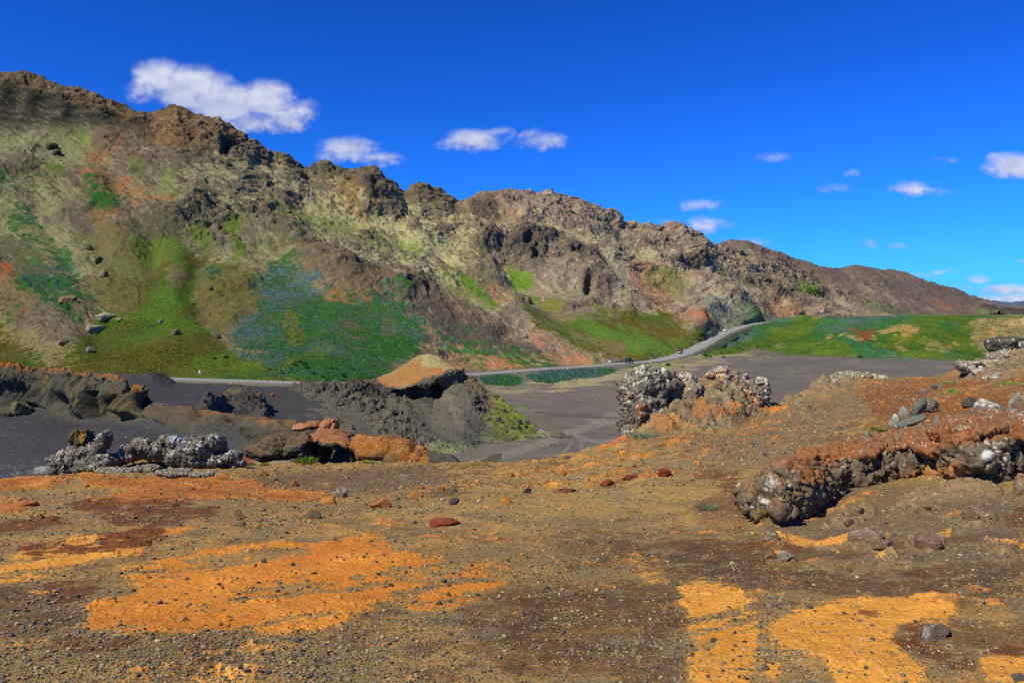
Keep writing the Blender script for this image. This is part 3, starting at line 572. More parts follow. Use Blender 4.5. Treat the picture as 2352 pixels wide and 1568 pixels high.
# ---- far low hill at the horizon
U, V, P = sheet([[(1900, 722, 5000), (2700, 722, 5000)], [(1900, 722, 7000), (2180, 718, 7000), (2220, 710, 7000), (2270, 705, 7000), (2300, 702, 7000), (2352, 703, 7000), (2480, 697, 7000), (2700, 706, 7000)], behind(1.3, -.02)], [30, 6], 300, 1900, 2700)
Nn = normals(P); P = P + Nn * (60 * fbm(P, 400, 5, 70))[..., None]
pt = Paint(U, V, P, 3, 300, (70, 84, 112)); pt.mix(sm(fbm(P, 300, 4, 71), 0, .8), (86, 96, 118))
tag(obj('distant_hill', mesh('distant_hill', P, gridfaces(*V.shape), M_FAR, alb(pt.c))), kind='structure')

# ---- valley: sand flat, road bench, green mounds, plateau
zf = -22.0
def zY(v): return zf * F / (HZ - v)
CREST = [(u, v, Y) for u, v, Y in ROADPTS if u <= 1780] + [(1830, 731, 665), (1855, 728.5, 600), (1900, 732, 575), (2000, 731, 570), (2100, 730, 560), (2200, 729, 560), (2352, 733, 560), (2600, 733, 560)]
FOOT = [(u, v, zY(v)) for u, v in [(-300, 905), (700, 905), (1000, 900), (1100, 890), (1180, 884), (1250, 878), (1330, 872), (1380, 862), (1437, 856), (1500, 846), (1560, 836), (1600, 828), (1640, 818), (1700, 808), (1750, 807), (1800, 812), (1870, 815), (1950, 817), (2020, 821), (2100, 823), (2230, 827), (2352, 830), (2600, 832)]]
NEAR = [(-300, 1240, zY(1240)), (2600, 1240, zY(1240))]
FAR1 = [(u, HZ + (v - HZ) * Y / 1500 * .98, 1500) for u, v, Y in CREST]
FAR1 = [(u, max(v, 719.2), Y) for u, v, Y in FAR1]
U, V, P = sheet([NEAR, FOOT, CREST, FAR1, [(-300, 718.3, 9000), (2600, 718.3, 9000)]], [240, 150, 30, 6], 1500, -250, 2560)
# soften the crest and the foot only
Nn = normals(P)
nb = fbm(P, 45, 4, 80); nf = fbm(P, 3, 5, 81, .6); nf2 = fbm(P, 1.2, 3, 82); nm = fbm(P, 14, 4, 83)
rr = np.arange(V.shape[0])[:, None] * np.ones_like(V)
slope = sm(rr, 240, 262) * (1 - sm(rr, 385, 400)); rgt = sm(U, 1620, 1720)
D = slope * rgt * (3.2 * nb + 1.2 * nm + .35 * nf) + slope * (1 - rgt) * (.5 * nm + .25 * nf) * sm(391 - rr, 6, 40) + (1 - slope) * .03 * nf
D = D + slope * rgt * 4 * (samp(mask([ell(2100, 760, 90, 26), ell(1760, 770, 60, 20, -20), ell(1940, 790, 60, 14)], 40), U, V) - samp(mask([ell(1900, 770, 50, 16), ell(2010, 760, 40, 18), ell(2200, 790, 40, 16)], 30), U, V))
D = D * (1 - sm(rr, 400, 420) * 1.0) + sm(rr, 400, 425) * 0
rock = samp(mask([(2230, 745), (2352, 735), (2450, 740), (2450, 800), (2352, 790), (2290, 790), (2260, 810), (2235, 780)], 12), U + 6 * nf, V + 6 * nf)
D = D + rock * (3 * fbm(P, 12, 5, 85, .55, 'r') + 2.0)
Pv = P + Nn * D[..., None]
pt = Paint(U, V, P, 8, 20, (98, 91, 86)); mix = pt.mix; fill = pt.fill
hs_ = fbm(np.stack([U * .12, V, 0 * U], -1), 7, 5, 86, .55)        # wind-laid bands of sand
mix(sm(hs_, -.2, .8) * .6, (84, 78, 76)); mix(sm(-hs_, .2, .9) * .6, (116, 108, 96)); mix(sm(fbm(np.stack([U * .05, V, 0 * U], -1), 2.2, 4, 92), .3, .9) * .35, (120, 112, 98))
mix(sm(fbm(P, 30, 4, 87) + .5 * hs_, .3, 1.) * .5, (108, 98, 88))
sand = [(1080, 868), (1200, 878), (1330, 868), (1440, 852), (1560, 832), (1700, 806), (1830, 808), (1720, 815), (1640, 828), (1560, 842), (1500, 856), (1400, 876), (1280, 886), (1150, 892)]
fill(sand, (140, 132, 96), .85, 14, hs_ + .4 * nf, .8); fill([(1480, 836), (1560, 828), (1700, 812), (1820, 812), (1700, 822), (1560, 846), (1440, 872), (1300, 890), (1160, 900), (1300, 876), (1420, 858)], (146, 136, 106), .7, 14, hs_, .9)
fill([(1440, 842), (1520, 834), (1600, 822), (1640, 818), (1560, 838), (1460, 852)], (118, 122, 58), .8, 8, nf, .8)
for pts in [[(1100, 1062), (1180, 1036), (1250, 1010), (1330, 982), (1390, 956), (1450, 934)], [(1110, 1066), (1190, 1041), (1262, 1016), (1342, 986), (1400, 959), (1450, 940)], [(1298, 992), (1318, 1006), (1308, 1024), (1296, 1044)], [(1326, 986), (1322, 1002), (1340, 1014), (1336, 1040)], [(1344, 960), (1376, 972), (1430, 966)], [(1330, 1000), (1380, 1016), (1430, 1004)]]:
    fill(stroke(pts, 2.6), (150, 148, 140), .9, 2)
fill(stroke([(1100, 1064), (1250, 1014), (1340, 984), (1450, 937)], 10), (116, 110, 104), .5, 8)
fill(stroke([(1225, 948), (1300, 952), (1420, 962)], [3, 6, 5]), (78, 70, 68), .7, 4, nf, .3); fill(ell(1197, 937, 12, 3.5), (96, 122, 62), .9, 2); fill(ell(1815, 857, 11, 2.5), (96, 122, 62), .9, 2)
fill(stroke([(1560, 822), (1640, 826), (1720, 836), (1800, 842)], [4, 4, 3, 2]), (98, 92, 92), .9, 3)
fill([(1000, 900), (1100, 892), (1250, 888), (1200, 905), (1080, 905)], (128, 122, 96), .6, 8, nf, .6)
mix(sm(fbm(np.stack([U * .08 + V * .02, V, 0 * U], -1), 1.5, 3, 93), .4, .9) * .35, (74, 68, 66)); mix(sm(nf2 + .3 * nm, .6, 1.1) * .3, (128, 120, 104))
# vegetation
ln_ = fbm(P, 2.5, 4, 88, .65); lb = fbm(P, 26, 3, 89)
gcol = np.array((74, 94, 8), np.float32) + (np.array((50, 80, 4), np.float32) - (74, 94, 8)) * sm(nm, -.4, .6)[..., None] + 7 * nf2[..., None]
gcol = gcol + (np.array((104, 118, 44), np.float32) - gcol) * sm(nb + .4 * nf, .3, .9)[..., None] * .7
lup = np.array((36, 88, 30), np.float32) + (np.array((58, 92, 64), np.float32) - (36, 88, 30)) * sm(lb, -.4, .5)[..., None] + 10 * nf2[..., None]
fill([(1600, 806), (1640, 790), (1700, 775), (1760, 745), (1800, 733), (1850, 724), (2000, 724), (2200, 722), (2700, 724), (2700, 836), (2352, 832), (2230, 829), (2100, 824), (1950, 818), (1800, 813), (1740, 800), (1680, 812), (1620, 822)], gcol, 1, 5, nf, .3)
def lupin2(pl, blue, a=1., blur=8, k=.5):
    m = pt.m(pl, blur, nf + .4 * lb, k, .25) * a; mix(m, lup); mix(m * sm(ln_ + .4 * lb + blue, .35, 1.) * .85, np.array((84, 96, 122), np.float32) + 14 * nf2[..., None])
    return m
l1 = lupin2([(1605, 800), (1650, 780), (1700, 757), (1760, 744), (1830, 735), (1850, 732), (1800, 755), (1750, 780), (1690, 792), (1640, 800)], .3)
l2 = lupin2([(1880, 728), (2000, 727), (2100, 731), (2060, 750), (2010, 760), (1960, 765), (2010, 800), (2080, 818), (1990, 822), (1960, 812), (1930, 790), (1860, 775), (1870, 745)], .2)
l3 = lupin2([(1960, 724), (2100, 726), (2180, 727), (2120, 734), (1900, 735)], .7); lupin2([(1770, 796), (1850, 812), (1800, 806)], .6); l4 = lupin2([(2020, 818), (2140, 824), (2080, 828)], .3)
lupin2([(2160, 745), (2210, 750), (2190, 765), (2150, 758)], 0); lupin2([(2240, 730), (2310, 735), (2260, 745)], -.2); lupin2([(2265, 775), (2300, 790), (2290, 800), (2262, 785)], -.3); lupin2([(2170, 805), (2230, 810), (2220, 822), (2170, 820)], 0, .7)
l5 = lupin2([(1100, 866), (1160, 860), (1200, 868), (1190, 884), (1140, 886), (1110, 880)], -.1, 1, 4, .3); l6 = lupin2([(1205, 862), (1260, 854), (1330, 848), (1400, 846), (1420, 850), (1380, 864), (1310, 872), (1270, 880), (1230, 876)], .45, 1, 4, .3)
lupin2([(1440, 840), (1475, 838), (1470, 846), (1445, 845)], 0, .8, 4)
for pl, c in [([(1970, 755), (1995, 750), (2010, 760), (2000, 780), (1985, 790), (1970, 775)], (136, 62, 34)), ([(1955, 752), (1965, 748), (1968, 765), (1958, 765)], (130, 66, 38)), ([(1995, 745), (2012, 745), (2010, 762), (1998, 758)], (134, 62, 34)), ([(2015, 752), (2080, 748), (2105, 755), (2080, 775), (2040, 762)], (152, 122, 72)),
              ([(1923, 760), (1960, 775), (1985, 790), (1960, 786), (1930, 772)], (160, 130, 88)), ([(1895, 765), (1915, 758), (1905, 780)], (146, 122, 84)), ([(2075, 770), (2105, 755), (2080, 790), (2065, 785)], (146, 116, 74)), ([(2115, 780), (2160, 778), (2190, 785), (2180, 805), (2130, 805)], (142, 124, 84)),
              ([(2060, 790), (2075, 800), (2080, 812), (2060, 805)], (142, 118, 78)), ([(2185, 770), (2195, 778), (2190, 785)], (170, 120, 74)), ([(1865, 726), (1905, 728), (1880, 735)], (150, 120, 80)), ([(1780, 787), (1815, 790), (1790, 798)], (128, 112, 80)), ([(1700, 792), (1730, 790), (1720, 800)], (130, 124, 84)), ([(2000, 760), (2020, 762), (2015, 778), (2003, 775)], (168, 134, 92))]:
    fill(pl, c, .9, 5, nf + .3 * ln_, .8)
fill([(2225, 745), (2352, 733), (2500, 738), (2500, 805), (2352, 790), (2290, 790), (2262, 812), (2235, 785)], np.array((128, 108, 80)) + 26 * nf[..., None], .85, 8, nf + .5 * nm, .8)
fill([(2265, 785), (2275, 760), (2290, 770), (2285, 790)], (158, 122, 74), .8, 6, nf, .6); fill([(2310, 750), (2352, 745), (2420, 750), (2420, 775), (2325, 765)], (166, 138, 96), .9, 4)
fill([(2270, 728), (2352, 722), (2500, 722), (2500, 731), (2352, 731)], (108, 112, 48), .8, 3, nf, .6)
tag(obj('valley_floor', mesh('valley_floor', Pv, gridfaces(*V.shape), M_FLOOR, alb(pt.c))), kind='structure')
VAL = (U, V, Pv, None)

# ---- road: asphalt strip on a gravel bench, centre line, side track
def smoothpts(p, n=400):
    p = np.array(p, float); t = np.r_[0, np.cumsum(np.linalg.norm(np.diff(p, axis=0), axis=1))]; tt = np.linspace(0, t[-1], n)
    q = np.stack([np.interp(tt, t, p[:, i]) for i in range(3)], 1)
    k = 9; ker = np.hanning(2 * k + 3)[1:-1]; ker /= ker.sum()
    qq = np.pad(q, [(k, k), (0, 0)], mode='edge')
    return np.stack([np.convolve(qq[:, i], ker, 'valid') for i in range(3)], 1)
rp = smoothpts([((u - CX) / F * Y, Y, (HZ - v) / F * Y) for u, v, Y in ROADPTS], 700)
rd = np.gradient(rp, axis=0); rd[:, 2] = 0; rd /= np.linalg.norm(rd, axis=1)[:, None]; rn = np.stack([-rd[:, 1], rd[:, 0], 0 * rd[:, 0]], 1)
def strip(name, off, w, dz, mat, cols, zs=None, edge=0.0):
    k = len(off); Vv = np.stack([rp + rn * o + np.array([0, 0, dz + (zs[i] if zs else 0)]) for i, o in enumerate(off)], 1)
    cc = np.empty(Vv.shape, np.float32); cc[:] = np.array(cols, np.float32)
    cc += 6 * fbm(Vv, 3, 4, 90)[..., None]
    me = mesh(name, Vv, gridfaces(len(rp), k), mat, alb(cc)); return me
M_ROAD = ground_mat('asphalt', 4, .1, .1)
tag(obj('road_bench', strip('road_bench', [-7.5, -5.4, -4.0, 4.0, 5.6, 8.0], 0, 0, M_ROAD, [(66, 84, 48), (84, 86, 62), (104, 100, 92), (104, 100, 92), (84, 86, 62), (62, 84, 56)], [-2.6, -.5, .45, .45, -.4, -2.6])), kind='structure')
tag(obj('road', strip('road', [-3.9, -3.2, 0, 3.2, 3.9], 0, .5, M_ROAD, [(118, 116, 116), (134, 133, 136), (128, 127, 130), (134, 133, 136), (118, 116, 116)], [-.02, 0, .05, 0, -.02])), kind='structure')
mk = strip('road_marking', [-.14, .14], 0, .58, flat_mat('road_paint', (225, 225, 222), .6), [(220, 220, 220)] * 2)
tag(obj('road_marking', mk), kind='structure')

# ------------------------------------------------------------------ middle ground: black ash bowl, crater ridge, tuff ridge
D1C = [(-300, 850, 170), (0, 850, 168), (100, 852, 167), (250, 856, 166), (330, 864, 166), (400, 877, 166), (500, 882, 166), (600, 886, 167), (700, 888, 168), (760, 892, 169), (900, 893, 168), (1100, 900, 150)]
D1B = [(-300, 1090, 62), (0, 1090, 62), (200, 1090, 70), (400, 1090, 84), (600, 1085, 102), (700, 1085, 108), (850, 1085, 110), (1000, 1085, 111), (1100, 1085, 111)]
D1M = [(-300, 985, 90), (0, 985, 90), (200, 985, 95), (400, 975, 108), (600, 985, 124), (700, 985, 130), (760, 985, 133), (820, 1000, 131.5), (900, 1030, 128.5), (960, 1043, 127), (1000, 1046, 127), (1100, 1050, 127)]
U, V, P = sheet([D1B, D1M, D1C, behind(1.05, -.01), behind(1.12, -.12)], [160, 240, 30, 10], 850, -250, 990, smooth=4, us=6)
Nn = normals(P); nb = fbm(P, 22, 4, 101); nm = fbm(P, 5, 4, 102); nf = fbm(P, 1.2, 4, 103, .6)
rk = samp(mask([[(330, 862), (360, 860), (378, 874), (400, 872), (402, 880), (370, 884), (345, 876)], [(180, 880), (250, 884), (290, 892), (240, 895), (190, 888)]], 5), U + 3 * nm, V + 2 * nm)
out = samp(mask([[(430, 965), (470, 940), (540, 918), (580, 915), (612, 935), (615, 955), (590, 965), (520, 955), (470, 970)], [(575, 975), (610, 968), (620, 985), (590, 992)]], 8), U + 5 * nm, V + 4 * nm)
D = .7 * nb + .18 * nm + .05 * nf + rk * (.5 + .9 * fbm(P, 3, 4, 104, .55, 'r')) + out * (2.2 + 1.6 * fbm(P, 4, 5, 105, .55, 'r') + .3 * nf)
D = D * sm(np.arange(V.shape[0])[:, None] * np.ones_like(V), 0, 20) * (1 - .9 * sm(U, 720, 800)) - 1.2 * sm(U, 730, 790)
Pd1 = P + Nn * D[..., None]
pt = Paint(U, V, P, 4, 5, (60, 58, 61)); mix = pt.mix; fill = pt.fill
mix(sm(nb + .4 * nm, -.1, .8) * .5, (70, 67, 68)); mix(sm(fbm(P, .5, 3, 106, .7), .75, 1.2) * .8, (128, 124, 118)); mix(sm(fbm(P, 1.4, 4, 107, .7) + .5 * nb, .7, 1.3) * .5, (104, 98, 84))
fill([(700, 950), (760, 960), (840, 1010), (800, 1005), (720, 970)], (88, 82, 76), .6, 10, nm, .8); fill(stroke([(560, 930), (600, 960), (640, 985)], 10), (82, 78, 76), .5, 8, nm, .7)
fill([(-100, 1000), (200, 990), (240, 1090), (-100, 1090)], (66, 66, 72), .6, 20); mix(samp(mask([(-100, 960), (160, 980), (200, 1085), (-100, 1100)], 20), U, V) * sm(fbm(P, .35, 3, 108, .8) + .4 * fbm(P, 3, 3, 109), .5, 1.1) * .8, (142, 138, 132))
fill([(-100, 1050), (60, 1050), (150, 1085), (100, 1110), (-100, 1110)], (104, 104, 108), .6, 10, nf, 1.)
mix(rk * .8, (44, 40, 42)); mix(out * .8, np.array((70, 64, 58), np.float32) + 16 * nf[..., None]); fill([(480, 945), (550, 915), (590, 915), (560, 935)], (92, 82, 58), .6, 8, nf, .6)
fill([(300, 856), (340, 862), (360, 862), (340, 866), (310, 862)], (104, 84, 62), .8, 3)
fill(stroke([(395, 868), (420, 874), (500, 878), (600, 882), (700, 884)], 5), (84, 82, 84), .6, 3)
tag(obj('ash_slope', mesh('ash_slope', Pd1, gridfaces(*V.shape), M_MID, alb(pt.c))), kind='structure')
D1G = (U, V, Pd1)

# ---- crater ridge with the orange cap
RC = [(640, 893, 172), (700, 886, 170), (720, 881, 170), (760, 878, 169), (850, 875, 168), (870, 868, 168), (900, 856, 168), (940, 834, 168), (962, 820, 168), (985, 816, 168), (1010, 821, 168), (1030, 835, 167), (1045, 843, 166), (1062, 846, 165), (1075, 866, 163), (1090, 880, 161), (1110, 892, 159), (1135, 904, 157), (1155, 918, 155), (1170, 934, 153), (1200, 958, 149), (1225, 975, 146), (1248, 988, 143.5), (1270, 999, 141.5), (1330, 1006, 139.3)]
CT = [(640, 896, 169), (700, 889, 167), (760, 882, 166), (850, 879, 164), (870, 881, 163), (887, 889, 161), (906, 893, 160), (935, 890, 159), (969, 878, 158), (1005, 864, 157.5), (1029, 852, 158), (1062, 849, 159), (1075, 870, 160), (1110, 896, 157.5), (1155, 922, 153.5), (1200, 961, 148), (1270, 1001, 141), (1330, 1008, 138.5)]
CB = [(640, 905, 166), (700, 904, 162), (760, 908, 160), (820, 914, 160), (880, 924, 160), (900, 918, 161.5), (933, 914, 162), (952, 912, 162), (993, 914, 161.5), (1005, 905, 161), (1021, 893, 160.5), (1040, 884, 159.5), (1065, 880, 158.5), (1080, 884, 158), (1110, 902, 156), (1155, 930, 152), (1200, 966, 147), (1270, 1002, 140.5), (1330, 1010, 138)]
CS = [(640, 930, 155), (700, 945, 145), (760, 968, 137), (820, 1000, 130), (900, 1030, 126), (960, 1043, 124), (1060, 1040, 125), (1113, 1022, 132.5), (1160, 1021, 133), (1209, 1016, 135.2), (1245, 1006, 139.8), (1270, 1003, 141), (1330, 1012, 137)]
U, V, P = sheet([lambda U, ev: (ln(*CS)(U)[0] + 22, ln(*CS)(U)[1] * .985), CS, CB, CT, RC, behind(1.04, -.03), behind(1.2, -.2)], [12, 300, 90, 80, 20, 16], 1150, 650, 1320, smooth=1, ys=14)
Nn = normals(P); Nn = np.stack([boxblur(Nn[..., i].astype(np.float32), 6) for i in range(3)], -1); Nn /= np.linalg.norm(Nn, axis=-1, keepdims=True)
nb = fbm(P, 14, 4, 111); nm = fbm(P, 3.5, 4, 112); nf = fbm(P, .9, 4, 113, .6); nr = fbm(P, 4, 5, 114, .55, 'r')
w1, w2, wid = worley(P * [1, .8, 1], 2.6, 5)
rr = np.arange(V.shape[0])[:, None] * np.ones_like(V); cl = sm(rr, 290, 318) * (1 - sm(rr, 395, 404))
left = 1 - sm(U, 880, 940)
rub = samp(mask([[(700, 886), (870, 875), (905, 920), (935, 960), (950, 1000), (900, 1010), (860, 965), (800, 940), (740, 920)], [(880, 890), (935, 930), (960, 985), (920, 985), (880, 940)], [(1050, 850), (1075, 860), (1110, 900), (1120, 960), (1080, 940), (1060, 920)], [(860, 960), (1000, 1010), (1060, 1040), (960, 1045), (860, 1000)]], 12), U + 6 * nm, V + 5 * nm)
base = sm(rr, 0, 30) * (1 - .75 * sm(rr, 402, 410) * sm(U, 840, 900) * (1 - sm(U, 1060, 1080)))
D = .5 * nb + base * (.3 * nm + .12 * nf) + rub * base * (1.0 * nr + 1.1 * (wid - .4) + .9 * np.clip(w2 - w1, 0, .5) + .3 * nf)
D = D + cl * base * (left * 1.6 * fbm(P, 2.6, 5, 115, .55, 'r', (1.6, 1.6, .4)) + (1 - left) * .7 * nr)
D = D - 3.0 * samp(mask([ell(915, 905, 14, 8), ell(955, 902, 24, 11), ell(1000, 896, 12, 14), ell(1063, 868, 6, 12)], 6), U, V)
D = D + .6 * samp(mask([ell(930, 905, 5, 14), ell(976, 905, 5, 12)], 4), U, V)
edge = sm(rr, 370, 384) * (1 - sm(rr, 404, 416)); D = D + edge * sm(U, 860, 890) * .9 * fbm(P, 2.4, 4, 117, .6)
Pr = P + Nn * D[..., None]
pt = Paint(U, V, P, 4, 4, (84, 80, 75)); mix = pt.mix; fill = pt.fill
mix(sm(nm + .5 * nf, .0, .8) * .6, (90, 84, 74)); mix(sm(-nb, .1, .8) * .5, (62, 61, 63)); mix(sm(nf, .5, 1) * .5, (112, 104, 90))
mix(rub * .6, np.array((82, 76, 68), np.float32) + 22 * (wid - .5)[..., None])
ogc = np.array((158, 106, 58), np.float32) + 16 * nm[..., None] + 10 * nf[..., None]
top = sm(rr, 404, 412) * sm(U, 858, 880) * (1 - sm(U, 1064, 1076))
mix(top, ogc); mix(top * sm(nb + .5 * nf, .0, .5) * .7, (134, 104, 66)); mix(top * sm(nf + .3 * nm, .35, .8) * .6, (112, 92, 66))
fill([(940, 833), (962, 818), (990, 814), (1040, 838), (1050, 850), (1020, 850), (985, 843), (960, 852), (978, 828)], (146, 140, 102), .9, 5, nf + .4 * streak(60, 3, 5, 116, U, V), .7)
fill([(860, 868), (960, 816), (975, 815), (950, 832), (900, 862), (875, 872)], (128, 114, 78), .7, 4, nf, .7); fill([(905, 893), (935, 880), (940, 886), (925, 894)], (132, 124, 100), .8, 3)
fill([(1065, 858), (1100, 885), (1160, 930), (1180, 945), (1140, 950), (1100, 910), (1070, 880)], (106, 92, 68), .8, 8, nf, .6)
MOSS = np.array((92, 98, 36), np.float32) + 20 * nf[..., None] + 14 * nm[..., None]
fill([(1120, 945), (1155, 918), (1200, 958), (1250, 990), (1240, 1004), (1180, 1015), (1130, 1010), (1120, 985)], MOSS, .85, 14, nf + .5 * nm, .9); fill([(1170, 935), (1210, 965), (1235, 985), (1215, 1000), (1180, 975)], (102, 114, 28), .8, 8, nf + .5 * nm, .9)
mix(samp(mask([(1130, 950), (1190, 950), (1250, 1000), (1200, 1016), (1120, 1016)], 8), U, V) * sm(-nr + .4 * nf, .1, .6) * .8, (96, 92, 84))
fill([(960, 1040), (1060, 1020), (1120, 1018), (1160, 1018), (1240, 1006), (1300, 1012), (1240, 1024), (1060, 1050), (960, 1055)], (118, 122, 96), .8, 8, nf + .5 * nm, .9); fill([(1000, 1030), (1050, 1018), (1060, 1040), (1010, 1050)], (106, 120, 76), .6, 8, nf, .9); fill(ell(1112, 1005, 24, 6), (112, 128, 72), .7, 6, nf, .8)
fill(stroke([(1020, 905), (1040, 930), (1050, 960), (1080, 1000)], [26, 20, 16, 10]), (106, 98, 86), .75, 8, nf, .5); fill([(940, 925), (960, 950), (1000, 990), (1040, 1020), (990, 1000), (950, 965)], (60, 60, 64), .8, 8)
fill([(870, 900), (905, 895), (940, 930), (960, 975), (930, 985), (890, 950)], (84, 80, 74), .6, 8, nf, .6)
fill([(1230, 975), (1262, 990), (1280, 1002), (1250, 1008), (1235, 995)], (132, 124, 102), .8, 5, nf, .8)
tag(obj('crater_ridge', mesh('crater_ridge', Pr, gridfaces(*V.shape), M_MID, alb(pt.c))), kind='structure')
D2G = (U, V, Pr)

# ---- tuff ridge in front of the bowl, cliff at the left
TC = [(-300, 846, 102), (0, 849, 100), (60, 850, 99), (120, 857, 97), (160, 866, 96), (200, 876, 94), (240, 886, 92), (280, 893, 90), (287, 906, 89), (312, 908, 88), (318, 920, 87), (345, 922, 84), (400, 932, 80), (440, 942, 76), (500, 947, 71), (560, 957, 66), (640, 967, 57), (700, 978, 51), (740, 986, 48), (800, 1000, 44), (830, 1004, 42), (880, 1006, 40), (940, 1014, 38), (975, 1040, 37), (1000, 1058, 36), (1080, 1066, 36), (1200, 1078, 36)]
TB = [(-300, 935, 94), (17, 938, 92), (87, 934, 91), (122, 948, 89), (148, 962, 87), (191, 968, 85), (217, 960, 84), (260, 962, 83), (300, 962, 81), (330, 962, 78), (400, 985, 66), (500, 1005, 57), (600, 1040, 47), (700, 1054, 42), (800, 1062, 38.5), (880, 1066, 37), (950, 1070, 35.5), (1000, 1074, 35), (1080, 1080, 34.5), (1200, 1090, 34)]
TD = [(-300, 1080, 56), (0, 1080, 56), (150, 1075, 54), (250, 1070, 50), (400, 1070, 44), (600, 1075, 38), (800, 1080, 34), (1000, 1086, 33), (1200, 1096, 33)]
def TB2(U, ev):
    v, y = ln(*TB)(U); k = 240 / (U[1] - U[0]); y2 = 1 / csm(1 / y, k); return csm(v, k) + 14, y2 - (14 / 90) * y2 * .12
def TM(U, ev):
    v0, y0 = ev[-1]; v1, y1 = ln(*TC)(U); w = 1 - sm(U, 300, 340)
    t = .86 * w + .5 * (1 - w)
    vb = v0 + (v1 - v0) * t; yb = 1 / (1 / y0 + (1 / y1 - 1 / y0) * t)
    yb2 = y0 + 1.5
    return vb, yb * (1 - w) + yb2 * w
U, V, P = sheet([lambda U, ev: (ln(*TD)(U)[0] + 60, ln(*TD)(U)[1] * .9), TD, TB2, TB, TM, TC, behind(1.03, -.01), behind(1.12, -.12)], [20, 170, 20, 200, 80, 20, 10], 1200, -250, 1150, smooth=3, us=8)
Nn = normals(P); Nn = np.stack([boxblur(Nn[..., i].astype(np.float32), 6) for i in range(3)], -1); Nn /= np.linalg.norm(Nn, axis=-1, keepdims=True)
nb = fbm(P, 9, 4, 121); nm = fbm(P, 2.4, 4, 122); nf = fbm(P, .5, 4, 123, .6); nv = fbm(P, 3.2, 4, 124, .5, 'n', (1.4, 1.4, .35)); nst = fbm(P, 2.4, 4, 125, .55, 'n', (.25, .25, 1.8))
rr = np.arange(V.shape[0])[:, None] * np.ones_like(V); cliff = sm(rr, 205, 240) * (1 - sm(rr, 470, 492)); cL = cliff * (1 - sm(U, 310, 380)); cR = cliff * sm(U, 330, 400)
D = .35 * nb * sm(rr, 200, 240) + .12 * nm + .03 * nf + cL * (.55 * nv + .3 * nm + .5 * fbm(P, 1.6, 4, 132, .5, 'r', (1.5, 1.5, .3)) + .35 * fbm(P, 8, 3, 126)) + cR * (.7 * nst + .35 * nm + .4 * fbm(P, 1.6, 5, 131, .55, 'r', (.6, .6, 1.3)))
D = D - 3.2 * cL * samp(mask([(203, 898), (224, 900), (226, 958), (206, 968), (196, 940)], 5), U, V) - 1.5 * samp(mask([ell(20, 905, 40, 26), ell(130, 925, 26, 20), ell(265, 930, 22, 16)], 12), U, V) * cL
D = D + 1.1 * cL * samp(mask([ell(190, 925, 14, 34), ell(80, 915, 10, 26), ell(105, 930, 6, 22)], 8), U, V)
lip = sm(rr, 462, 476) * (1 - sm(rr, 496, 510)); D = D + lip * (1 - sm(U, 320, 350)) * (.6 + .35 * nm + .3 * nf)
D = D + samp(mask([[(270, 945), (320, 915), (322, 955), (300, 962)]], 6), U, V) * 1.6 * cL
D = D * sm(rr, 4, 24)
Pt = P + Nn * D[..., None]
pt = Paint(U, V, P, 5, 4, (70, 66, 60)); mix = pt.mix; fill = pt.fill
mix(1 - sm(rr, 200, 214), (58, 57, 61)); bowl = (1 - sm(rr, 196, 212)) * (1 - sm(U, 330, 420))
mix(bowl * sm(fbm(P, .45, 3, 127, .8) + .5 * fbm(P, 4, 3, 128), .55, 1.2) * .7, (134, 130, 118)); mix(bowl * sm(V, 1045, 1080) * sm(fbm(P, .3, 3, 129, .8), 0, .9) * .8, (116, 116, 122))
mix(cR * sm(nst + .4 * nf, -.2, .6) * .6, (82, 76, 66)); mix(cR * sm(-nst + .4 * nf, .1, .8) * .6, (58, 55, 52))
mix(cL * sm(nv, -.2, .6) * .7, (84, 80, 70)); mix(cL * sm(-nv, 0, .7) * .5, (56, 54, 54)); fill([(150, 890), (215, 890), (205, 940), (170, 935)], (88, 80, 58), .8, 8, nm, .5); fill([(90, 860), (130, 870), (120, 890), (95, 900)], (96, 80, 48), .7, 6, nf, .6)
fill([(230, 915), (320, 918), (325, 955), (260, 962), (225, 950)], (76, 68, 52), .9, 8, nf, .5); fill([(260, 945), (330, 930), (330, 955), (280, 968)], (88, 78, 50), .6, 8, nm, .8)
fill([(330, 925), (420, 938), (560, 960), (700, 980), (740, 990), (700, 1000), (620, 985), (500, 990), (400, 975), (330, 955)], (84, 74, 60), .8, 10, nm + nf, .7)
mix(cR * samp(mask([(560, 960), (740, 985), (740, 1010), (600, 1000)], 12), U, V) * sm(fbm(P, .22, 3, 130, .8), .3, .9) * .7, (138, 126, 106))
ogc = np.array((140, 78, 30), np.float32) + 22 * nf[..., None]
mix(lip * (1 - sm(U, 300, 330)) * sm(nf + nm, -.5, .2) * .95, ogc); fill(stroke([(310, 915), (345, 921), (400, 933), (420, 937)], 7), ogc, .9, 3, nf, .6); fill(stroke([(400, 945), (440, 945), (500, 951), (560, 960), (640, 970), (690, 979)], [5, 9, 8, 7, 5, 5]), (112, 78, 38), .9, 4, nf, 1.)
fill([(600, 972), (660, 975), (640, 985), (600, 982)], (128, 86, 44), .8, 5, nf, .8)
fill([(240, 900), (310, 905), (318, 918), (290, 918)], (120, 82, 34), .8, 4, nf, .6)
fill([(455, 990), (560, 985), (580, 1010), (540, 1030), (455, 1020)], (62, 62, 62), .8, 8); fill([(560, 1010), (650, 1000), (730, 1010), (740, 1060), (600, 1045)], (70, 62, 52), .9, 8, nst, .6)
og2 = np.array((138, 90, 40), np.float32) + 18 * nm[..., None] + 10 * nf[..., None]
